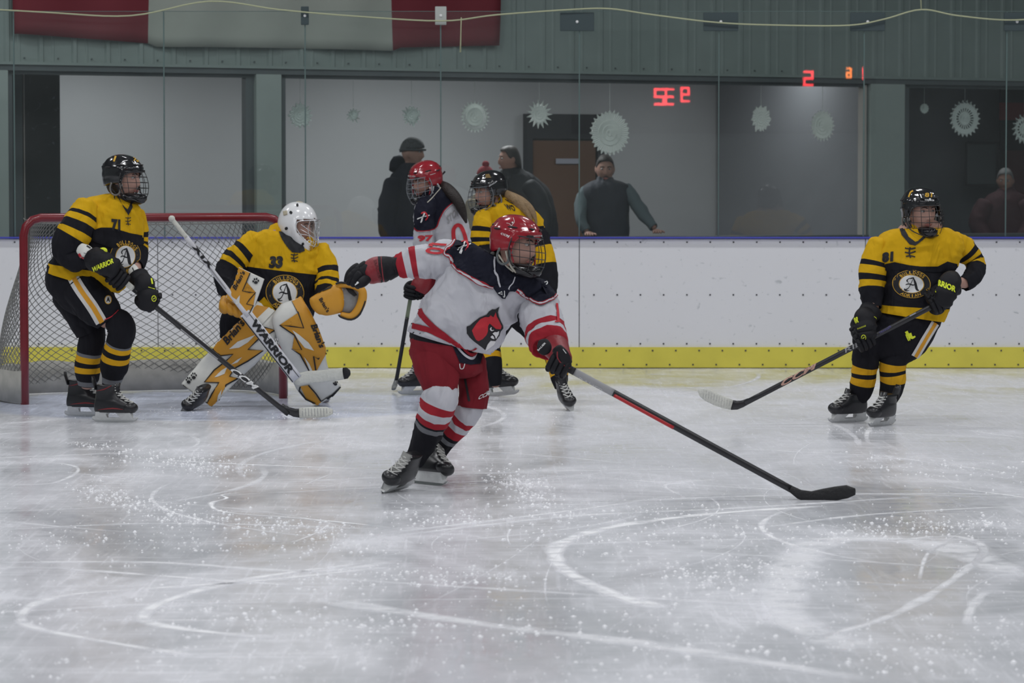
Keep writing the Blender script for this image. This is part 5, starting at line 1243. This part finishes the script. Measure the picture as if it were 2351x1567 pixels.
text(b,c,"Brian's",(1012,935),(1074,1090),(1048,922),PRK,.011,.035,.15)
x,y=1190,1330
for x,y in ((1182,1335),): 
    poly(b,c,disc(x,y,11,8,12),PRK,.005,8)
    for dx,dy in ((-12,-7),(-2,-14),(10,-12)): poly(b,c,disc(x+dx,y+dy,5,6,10),PRK,.005,6)
stroke(b,c,[(1095,1472),(1160,1420),(1218,1355)],10,PRK,.005)
GS=orient(G(441,941)+Vector((0,.04,0)),-30,14,-34,.92); skate(root,GS,flap=False,top=.2); skate(root,orient(G(738,924)+Vector((0,.12,0)),20,0,10,1.0),flap=False,top=.2)
# blocker
mb=MB(); bc=c.at(Y0-.42); loft(mb,bc,[(528,542,700,622,0,.022),(505,625,672,705,0,.026),(470,700,640,790,0,.026),(440,745,612,862,0,.022)],PWHT,None,.0,1,('none','none'),ex=7); o=mb.build('blocker',root)
poly(o,bc,[(530,545),(605,580),(580,640),(552,705),(600,712),(642,712),(600,760),(580,790),(625,800),(600,850),(545,825),(445,750),(470,690),(500,625)],PORG,.006,12)
stroke(o,bc,[(605,580),(580,640),(552,702),(600,712),(642,712),(600,760),(580,790),(625,800),(600,850)],7,PRK,.009,0)
poly(o,bc,[(500,800),(515,755),(535,730),(532,785)],PWHT,.008,10); text(o,bc,"Brian's",(508,700),(572,578),(484,680),PRK,.010,.035,.1)
poly(o,bc,disc(643,645,13,10,14),PRK,.005,8)
for dx,dy in ((-18,-8),(-9,-22),(5,-24),(17,-12)): poly(o,bc,disc(643+dx,645+dy,6,8,10),PRK,.005,6)
mb=MB(); gc=c.at(Y0-.36)
for i,(x,y) in enumerate(((440,800),(480,815),(520,830),(556,842))):
    mb2=MB(); tube(mb2,gc,[(x-10,y-45,.03,26),(x-18,y-5,-.02,30),(x-5,y+25,-.03,28),(x+14,y+30,.0,20)],PORG,None,0,1,('dome','dome'),nseg=14); mb2.build('finger',o)
mb2=MB(); tube(mb2,gc,[(500,760,.03,60),(440,800,.02,48),(425,840,.02,30)],PORG,None,.003,1,('dome','dome'),nseg=18); mb2.build('thumb',o)
# catching glove
cc_=c.at(Y0-.30); mb=MB()
loft(mb,cc_,[(1022,745,1090,862,0,.05),(1070,715,1130,868,0,.06),(1130,680,1180,860,0,.06),(1185,655,1215,850,0,.05)],PORG,None,.003,1,('dome','dome'),ex=3); o=mb.build('catching_glove',root)
for q in ([(1040,700),(1100,680),(1170,660),(1150,685),(1100,705)],): poly(o,cc_,q,PRK,.004,12)
text(o,cc_,"Brian's",(1070,760),(1125,850),(1092,742),PRK,.004,.03,.1)
mb=MB(); mb.ell((0,0,0),(.088,.030,.098),mat('grey pocket leather',(.22,.22,.22),.8,vary=.5,vscale=18),Matrix.Translation(cc_.pt(1258,762,.01))@Matrix.Rotation(R(12),4,'Y'),24,16); a=mb.build('pocket',o)
poly(a,cc_,[(1200,670),(1240,690),(1210,740),(1245,760),(1190,800),(1220,830),(1180,850),(1165,800),(1190,770),(1160,740),(1185,710)],mat('pale glove leather',(.42,.42,.40),.7),.004,12)
poly(a,cc_,[(1250,680),(1300,690),(1330,730),(1310,740),(1270,710)],PRK,.004,12)
mb=MB(); tube(mb,cc_,[(1190,668,-.02,16),(1250,660,-.03,20),(1320,672,-.03,24),(1365,705,-.03,28),(1362,775,-.02,30),(1330,840,-.02,28),(1285,875,-.02,24),(1225,862,-.02,18)],PORG,None,0,1,('dome','dome'),nseg=16); a2=mb.build('glove_rim',o)
mb=MB(); mb.wire([cc_.pt(x,y,-.05) for x,y in ((1185,655),(1215,645),(1250,648),(1290,655))],.007,PRK,6,sub=3); mb.wire([cc_.pt(x,y,-.04) for x,y in ((1385,770),(1350,860),(1290,898),(1220,880),(1205,862))],.006,PRK,6,sub=3); mb.build('glove_lacing',o)
# stick
root2=stick_obj('white goalkeeper stick with wide lettered paddle held across the leg pads', G(640,925))
sc_=c.at(Y0-.44)
p0=sc_.pt(72,212); p1=sc_.pt(935,1318,-.0); dd=(p1-p0).normalized()
mb=MB(); shaft(mb,p0,p0.lerp(p1,.115),.028,.026,TAPEW); mb.ell(p0,(.022,.022,.022),TAPEW); mb.build('grip_tape',root2)
SW=mat('white painted stick',(.62,.62,.66),.4,vary=.1,vscale=14)
mb=MB(); shaft(mb,p0.lerp(p1,.11),p0.lerp(p1,.60),.032,.024,SW); o=mb.build('shaft',root2)
text(o,sc_,'XTX',(206,400),(332,560),(238,380),PRK,.003,.08)
stroke(o,sc_,[(330,545),(440,690)],9,GREYP,.003,2)
mb=MB(); shaft(mb,p0.lerp(p1,.575),p0.lerp(p1,.985),.078,.022,SW,face=(0,1,0)); o=mb.build('paddle',root2)
text(o,sc_,'WARRIOR',(600,918),(868,1272),(643,888),PRK,.003,.05)
n_=(38,-30); stroke(o,sc_,[(592,848),(955,1312)],4,PRK,.004,2); stroke(o,sc_,[(548,880),(905,1335)],6,PRK,.004,2)
mb=MB(); blade(mb,[sc_.pt(905,1325),sc_.pt(945,1300),sc_.pt(1000,1288),sc_.pt(1080,1283),sc_.pt(1170,1272,-.01),sc_.pt(1240,1262,-.02)],[.05,.085,.088,.086,.084,.080],.018,TAPEW,Vector((0,0,1))); mb.build('blade',root2)
mb=MB(); blade(mb,[sc_.pt(1238,1262,-.02),sc_.pt(1262,1258,-.03),sc_.pt(1280,1256,-.04)],[.081,.078,.040],.020,PRK,Vector((0,0,1))); mb.build('blade_toe_tape',root2)
# ================================================================== the two skaters behind
root=person('skater with red helmet and long dark ponytail, 97 on the sleeve, behind the outstretched arm', G(962,893))
Y0=23.9; c=Ctx(840,300,4.8958,Y0)
HM=orient(c.pt(668,572,-.03),-52,14,0,1.05)
face_bits(root,HM)
h=helmet(root,HM,HRED,wire_m=mat('pale cage wire',(.20,.22,.24),.4),guard=CLEARP,strap=mat('white strap',(.55,.56,.57),.6))
text(h,c,'BAUER',(475,515),(560,522),(476,500),PRW,.002,.0); stroke(h,c,[(722,496),(780,478)],4,PRW,.002,2)
mb=MB(); pts=[c.pt(810,600,.04),c.pt(900,650,-.06),c.pt(980,720,-.13),c.pt(1050,820,-.15),c.pt(1095,930,-.14),c.pt(1130,1035,-.12)]
mb.wire(pts,[.035,.045,.044,.038,.028,.008],HAIRD,14,sub=6); mb.build('ponytail',root)
mb=MB(); mb.wire([c.pt(790,520,.05),c.pt(850,500,.06),c.pt(890,455,.06)],[.006,.005,.007],PRK,6,sub=3); mb.build('helmet_strap_end',root)
mb=MB()
TOR=[(690,640,840,620,0,.08),(640,680,920,650,0,.11),(590,770,1030,730,0,.14),(570,900,1105,880,.02,.16),(570,1060,1160,1040,.04,.17),(590,1240,1220,1230,.05,.17),(640,1430,1250,1420,.05,.17),(720,1620,1270,1600,.05,.16)]
loft(mb,c,TOR,WHT,None,.014,3.1,('dome','lip'))
AL=[(700,790,-.10,95),(665,900,-.13,112),(655,1020,-.14,115),(655,1160,-.15,112),(650,1300,-.16,108),(640,1450,-.18,100),(630,1600,-.2,85)]
tube(mb,c,AL,WHT,[(4.2,WHT),(4.6,RED),(5,WHT),(9,RED)],.010,5.1,('dome','lip'),ff=9)
J=mb.build('jersey',root)
poly(J,c,[(690,620),(860,640),(960,720),(975,810),(890,890),(830,990),(790,1090),(680,1130),(590,1125),(540,1085),(545,900),(590,740)],NVY,.004,16)
stroke(J,c,[(975,810),(890,890),(830,990),(792,1085),(690,1125),(590,1128),(540,1085)],16,RED,.005); stroke(J,c,[(972,822),(895,895),(838,995),(797,1092),(690,1132),(590,1136)],5,WHT,.006)
badge(J,c,645,975,1.05)
text(J,c,'97',(585,1245),(752,1240),(585,1175),PRR,.005,.05); text(J,c,'STON',(920,1050),(1060,930),(905,960),GREYP,.004,.03)
stroke(J,c,[(1005,1290),(985,1190),(985,1110),(1020,1062),(1065,1075),(1105,1160),(1135,1290)],42,PRR,.004)
stroke(J,c,[(840,640),(760,740),(690,810)],10,STRAP,.006); stroke(J,c,[(1020,730),(1060,800)],8,WHT,.006,2)
mb=MB(); g=full(Y0-.2)
tube(mb,g,[(972,640,0,20),(966,655,0,23),(960,668,0,22)],GRED,None,.003,1,('dome','lip'),nseg=18); gl_=mb.build('glove',root)
stk=stick_obj('dark hockey stick held upright by the skater with the dark ponytail', G(905,890))
p0=g.pt(945,668); p1=G(909,880,.05); dd=(p1-p0).normalized()
mb=MB(); shaft(mb,p0-dd*.05,p0.lerp(p1,.28),.028,.024,mat('pale green grip',(.20,.24,.16),.6)); mb.build('grip_tape',stk)
mb=MB(); shaft(mb,p0.lerp(p1,.27),p1,.028,.02,CARB); mb.build('shaft',stk)
b_=full(p1.y); mb=MB(); blade(mb,[b_.pt(911,862),b_.pt(909,874),b_.pt(906,885,-.08),b_.pt(904,892,-.18)],[.022,.032,.045,.035],.022,mat('grey worn blade',(.20,.21,.21),.5),Vector((1,0,.3))); mb.build('blade',stk)
o,cf=grip(root,p0,dd,(g.pt(962,655,.05)-p0),g.pt(970,630),(GBLK,GBLK,TAN,GRED),1.05,(.055,.064),hand=1)
pc=full(Y0)
H1=[(1050,610,.05,60),(1010,690,.08,42),(990,760,.08,34),(982,800,.1,26)]; H2=[(1060,620,.05,60),(1040,700,.0,40),(1030,770,.0,32),(1025,810,0,26)]
mb=MB(); tube(mb,pc,H1,PRED,None,.005,1,('dome','lip')); tube(mb,pc,H2,PRED,None,.005,1,('dome','lip')); mb.build('hockey_pants',root)
K1=[(983,790,.1,24),(975,830,.1,22),(968,862,.1,15),(966,872,.1,14)]; K2=[(1025,800,0,24),(1018,840,0,22),(1012,872,0,15)]
for kk in (K1,K2): mb=MB(); tube(mb,pc,kk,WHT,[(1,WHT),(1.5,RED),(2,WHT),(9,RED)],.004,1,('dome','lip')); mb.build('sock',root)
skate(root,orient(G(962,905),-60,0,0,1.0),top=.2,flap=False); skate(root,orient(G(1012,900),-50,0,0,1.0),top=.2,flap=False)
body(root,c,TOR[1:],[(c,AL,.7),(pc,H1,.7),(pc,H2,.7),(pc,K1,.75),(pc,K2,.75)],HM,(740,670,0),vox=.011)

root=person('skater in gold jersey with black helmet and long blonde hair, half hidden behind number 10', G(1200,925))
Y0=22.75; c=Ctx(840,300,4.8958,Y0)
HM=orient(c.pt(1380,690,-.03),-60,8,0,1.05)
face_bits(root,HM,brow=HAIRB)
h=helmet(root,HM,HBLK,strap=PRK,wire_m=mat('grey cage wire',(.10,.11,.12),.4),guard=mat('grey clear guard',(.16,.15,.14),.2))
poly(h,c,[(1345,490),(1385,485),(1410,530),(1345,530)],mat('dull gold print',(.16,.10,.02),.5),.002,10); stroke(h,c,[(1382,624),(1462,574)],13,GREYP,.002,2)
mb=MB(); pts=[c.pt(1540,730,.04),c.pt(1620,770,-.04),c.pt(1700,810,-.10),c.pt(1780,875,-.12),c.pt(1835,950,-.13),c.pt(1870,1060,-.12)]
for k,(dx,dz) in enumerate(((0,0),(.03,.01),(-.02,.03))): mb.wire([p+Vector((dx,0,dz)) for p in pts],[.03,.034,.032,.028,.02,.006],HAIRB,10,sub=6)
mb.build('long_hair',root)
mb=MB()
TOR=[(1440,800,1620,770,0,.09),(1340,850,1730,805,0,.12),(1240,920,1860,860,0,.15),(1215,1040,1960,960,.02,.165),(1215,1200,2010,1150,.04,.17),(1230,1420,2010,1400,.05,.17),(1280,1700,1930,1720,.05,.17),(1350,1950,1850,1980,.05,.16)]
loft(mb,c,TOR,BLK,[(3.6,YEL),(6.2,BLK),(9,YEL)],.014,6.1,('dome','lip'))
AL=[(1350,950,-.10,105),(1310,1060,-.14,116),(1300,1180,-.15,112),(1310,1320,-.16,105),(1380,1450,-.2,95)]
tube(mb,c,AL,BLK,[(1.25,YEL),(1.62,BLK),(2.15,YEL),(2.5,BLK),(2.9,YEL),(9,BLK)],.010,7.1,('dome','lip'),ff=9)
pc=full(Y0)
AR=[(1215,510,.02,24),(1232,545,.0,29),(1243,585,-.02,31),(1250,625,-.04,29),(1254,665,-.08,24),(1250,700,-.12,20)]
tube(mb,pc,AR,BLK,[(.7,YEL),(1.6,BLK),(2.55,YEL),(9,BLK)],.010,3.1,('dome','lip'),ff=9)
J=mb.build('jersey',root)
text(J,c,'WO',(1585,890),(1690,905),(1550,825),PRK,.005,.03)
stroke(J,c,[(1560,765),(1700,850),(1800,910)],8,PRK,.005)
for hand_at,el_ in ((pc.pt(1235,728,-.18),pc.pt(1250,690,-.12)),(c.pt(1450,1560,-.30),c.pt(1390,1460,-.22))):
    grip(root,hand_at,Vector((.5,-.2,-.8)),el_-hand_at,el_,(GBLK,GBLK,GBLK,GBLK),1.05,(.052,.062))
H1=[(1160,690,.05,56),(1135,740,.08,40),(1122,780,.08,32),(1118,812,.08,27)]; H2=[(1200,700,.05,56),(1245,760,-.1,40),(1272,800,-.2,30),(1278,830,-.25,24)]
mb=MB(); tube(mb,pc,H1,BLK,None,.005,1,('dome','lip')); tube(mb,pc,H2,BLK,None,.005,1,('dome','lip')); mb.build('hockey_pants',root)
K1=[(1120,790,.08,27),(1124,812,.05,26),(1130,845,0,24),(1136,872,-.02,17),(1138,884,-.02,14)]; K2=[(1276,815,-.25,25),(1282,850,-.32,22),(1286,878,-.36,17),(1288,890,-.36,14)]
for kk in (K1,K2): mb=MB(); tube(mb,pc,kk,BLK,[(.25,BLK),(.75,GLD),(1.1,BLK),(1.5,GLD),(9,BLK)],.004,1,('dome','lip')); mb.build('sock',root)
skate(root,orient(G(1141,909),66,-6,0,1.02),top=.21,flap=False); skate(root,orient(G(1303,940),14,10,14,1.0),top=.21,flap=False)
body(root,c,TOR[1:],[(c,AL,.7),(pc,AR,.7),(pc,H1,.7),(pc,H2,.7),(pc,K1,.75),(pc,K2,.75)],HM,(1500,800,0),vox=.011)

# ================================================================== people in the lobby behind the windows
JN=mat('navy winter jacket',(.009,.010,.018),.85,bump=.5,bscale=10,spec=.15); JK=mat('charcoal jacket',(.008,.010,.014),.7,bump=.5,bscale=10); VST=mat('quilted dark vest',(.018,.022,.032),.8,bump=.4,bscale=14)
SLV=mat('grey fleece sleeve',(.085,.115,.125),.9,bump=.3,bscale=20); MRN=mat('dark maroon coat',(.055,.016,.022),.8,bump=.4,bscale=12); TANJ=mat('tan fleece',(.30,.26,.19),.9,bump=.6,bscale=40); JEAN=mat('dark trousers',(.02,.022,.03),.8)
CAMO=mat('mottled grey knit cap',(.06,.065,.07),.9,vary=.9,vscale=60); HGREY=mat('grey hair',(.20,.20,.20),.7,bump=.5,bscale=100)
def rim(k):
    for (a,v),(b,w) in zip(((-1.01,-.070),(-.3,-.050),(.05,.004),(.45,.016),(.66,.066),(1.01,.080)),((-.3,-.050),(.05,.004),(.45,.016),(.66,.066),(1.01,.080))):
        if k<=b: return v+(w-v)*(k-a)/(b-a)
    return .08
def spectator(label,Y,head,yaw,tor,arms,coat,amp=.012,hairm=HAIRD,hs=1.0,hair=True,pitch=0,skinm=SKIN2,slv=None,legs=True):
    c=full(Y); hx,hy=head; HM=orient(c.pt(hx,hy),yaw,pitch,0,hs)
    cx=(tor[-1][0]+tor[-1][2])/2; f=c.pt(cx,600); f.z=.03
    root=person(label,f); face_bits(root,HM,brow=hairm)
    mb=MB(); loft(mb,c,tor,coat,None,amp,3,('dome','lip'),per=6); 
    o=mb.build('jacket',root)
    for a in arms:
        mb=MB(); tube(mb,c,a,slv or coat,None,amp*.7,2,('dome','lip'),nseg=20); mb.build('sleeve',root)
    lg=[]
    if legs:
        k=F/Y; zf=415+(1.53-.03)*k; wd=(tor[-1][2]-tor[-1][0])*.25; y0=tor[-1][1]-8
        for sx in (-1,1):
            p=[(cx+sx*wd,y0,0,.085*k),(cx+sx*wd,(y0+zf)/2,0,.070*k),(cx+sx*wd,zf-.08*k,0,.05*k)]; lg.append((c,p,.8)); mb=MB(); tube(mb,c,p,JEAN,None,.005,1,('dome','lip'),nseg=16); mb.build('trouser_leg',root)
            mb=MB(); q=c.pt(cx+sx*wd,zf); q.z=.075; mb.ell((q.x,q.y-.05,q.z),(.05,.14,.045),PRK); mb.build('shoe',root)
    body(root,c,tor,[(c,a,.7) for a in arms]+lg,HM,((tor[0][0]+tor[0][2])/2,tor[0][1]+8,0),m=skinm,vox=.013)
    if hair:
        mb=MB(); rg=[]
        for i in range(9):
            t=i/8; rg.append([HM@Vector((.0795*math.cos(t*1.45)*math.sin(a),-.012+.0925*math.cos(t*1.45)*math.cos(a),rim(math.cos(a))*(1-math.sin(t*1.57))+.122*math.sin(t*1.57))) for a in [2*math.pi*k/48 for k in range(48)]])
        mb.skin(rg,hairm); mb.build('hair',root)
    return root,HM,c
Y=wy(940,.9)
r,HM,c=spectator('person in a mottled knit cap and dark navy hooded jacket behind the red helmet',Y,(947,352),70,[(915,385,975,385,0,.09),(897,405,990,405,0,.13),(884,445,1005,440,0,.16),(878,500,1010,495,0,.17),(890,548,1008,548,0,.17),(892,640,1006,640,0,.16)],[[(905,420,-.1,22),(893,470,-.12,24),(890,520,-.12,22),(900,560,-.2,18)]],JN,hair=False,hs=1.14)
mb=MB(); mb.skin([[HM@Vector((.088*math.cos(t)*math.sin(a),-.004+.108*math.cos(t)*math.cos(a),.030+.02*math.cos(a)*(1-math.sin(t))+.108*math.sin(t))) for a in [2*math.pi*k/28 for k in range(28)]] for t in (0,.25,.5,.75,1,1.25,1.45)],CAMO); mb.wire([(.085*math.sin(t),.002+.108*math.cos(t),.030) for t in [2*math.pi*k/16 for k in range(16)]],.011,CAMO,8,closed=True,M=HM); mb.build('knit_cap',r)
mb=MB(); mb.wire([c.pt(905,392,.02),c.pt(912,372,.06),c.pt(930,378,.10),c.pt(950,392,.05)],[.05,.065,.06,.04],JN,12,sub=4); mb.build('hood',r)
Y=wy(1190,.9)
r,HM,c=spectator('person with dark hair and bulky dark coat facing left beside the brown door',Y,(1170,367),-72,[(1150,398,1205,392,0,.09),(1138,418,1235,408,0,.13),(1132,455,1262,440,0,.16),(1140,500,1276,490,0,.17),(1150,548,1280,548,0,.17),(1150,640,1270,640,0,.16)],[[(1215,425,-.12,20),(1236,460,-.14,23),(1246,510,-.14,22),(1235,550,-.2,18)]],JK,hairm=mat('brown grey hair',(.035,.03,.028),.6),hs=1.14)
Y=wy(1395,.62)
r,HM,c=spectator('man with short dark hair and dark vest over grey sleeves, leaning on the window ledge',Y,(1389,388),3,[(1368,412,1412,412,0,.08),(1350,421,1432,419,0,.12),(1336,436,1446,432,0,.14),(1334,480,1446,480,0,.145),(1340,548,1444,548,0,.14),(1342,640,1440,640,0,.14)],
  [[(1346,436,.0,14),(1335,465,-.06,15),(1333,500,-.14,14),(1346,530,-.20,10)],[(1436,432,.0,14),(1458,462,-.06,15),(1480,495,-.12,14),(1502,522,-.20,10)]],VST,slv=SLV,pitch=8,hs=1.16)
for x0,y0,sx in ((1352,536,1),(1508,530,1)):
    mb=MB(); p=c.pt(x0,y0,-.24); mb.ell((p.x,p.y,p.z),(.045,.055,.022),SKIN2)
    for k in range(4): mb.wire([p+Vector((-.03+.02*k,-.03,.0)),p+Vector((-.033+.022*k,-.075,-.004)),p+Vector((-.034+.023*k,-.10,-.018))],[.011,.010,.008],SKIN2,8,sub=2)
    mb.wire([p+Vector((.03*sx,0,0)),p+Vector((.06*sx,-.03,-.005)),p+Vector((.068*sx,-.055,-.012))],[.012,.011,.009],SKIN2,8,sub=2)
    mb.build('hand',r)
mb=MB(); mb.wire([HM@Vector((-.02,.085,-.054)),HM@Vector((0,.092,-.05)),HM@Vector((.02,.085,-.054))],.005,HAIRD,6,sub=3); mb.ell((0,.074,-.094),(.026,.022,.016),mat('short stubble',(.10,.075,.06),.8),HM); mb.build('beard',r)
Y=wy(2305,1.2)
r,HM,c=spectator('grey haired person in dark maroon coat at the far right window',Y,(2308,415),-12,[(2290,438,2332,438,0,.09),(2268,450,2350,448,0,.13),(2248,478,2366,472,0,.16),(2238,520,2370,515,0,.165),(2236,560,2370,560,0,.165),(2240,640,2366,640,0,.16)],[[(2262,470,-.08,22),(2246,510,-.12,22),(2262,548,-.2,18)],[(2352,468,-.08,22),(2366,510,-.12,22),(2350,548,-.2,18)]],MRN,hairm=HGREY,pitch=10,hs=1.12)
Y=wy(1115,.7)
r,HM,c=spectator('small person in red knitted bobble hat and tan fleece between the two standing adults',Y,(1114,412),-30,[(1098,440,1134,440,0,.07),(1082,455,1148,452,0,.11),(1074,500,1156,498,0,.13),(1072,560,1158,560,0,.13),(1074,640,1154,640,0,.13)],[[(1086,465,-.08,16),(1080,500,-.10,17),(1084,540,-.12,15)]],TANJ,hair=False,hs=.92)
mb=MB(); mb.skin([[HM@Vector((.088*math.cos(t)*math.sin(a),-.004+.106*math.cos(t)*math.cos(a),.040+.108*math.sin(t))) for a in [2*math.pi*k/28 for k in range(28)]] for t in (0,.25,.5,.75,1,1.25,1.45)],mat('red knit',(.25,.02,.03),.9,bump=.6,bscale=80)); mb.ell((0,-.01,.160),(.038,.038,.036),mat('red knit',(.25,.02,.03),.9),HM); mb.build('knit_hat',r)
mb=MB(); mb.wire([(.086*math.sin(t),-.002+.102*math.cos(t),.040) for t in [2*math.pi*k/16 for k in range(16)]],.012,WHT,8,closed=True,M=HM); mb.build('hat_brim',r)
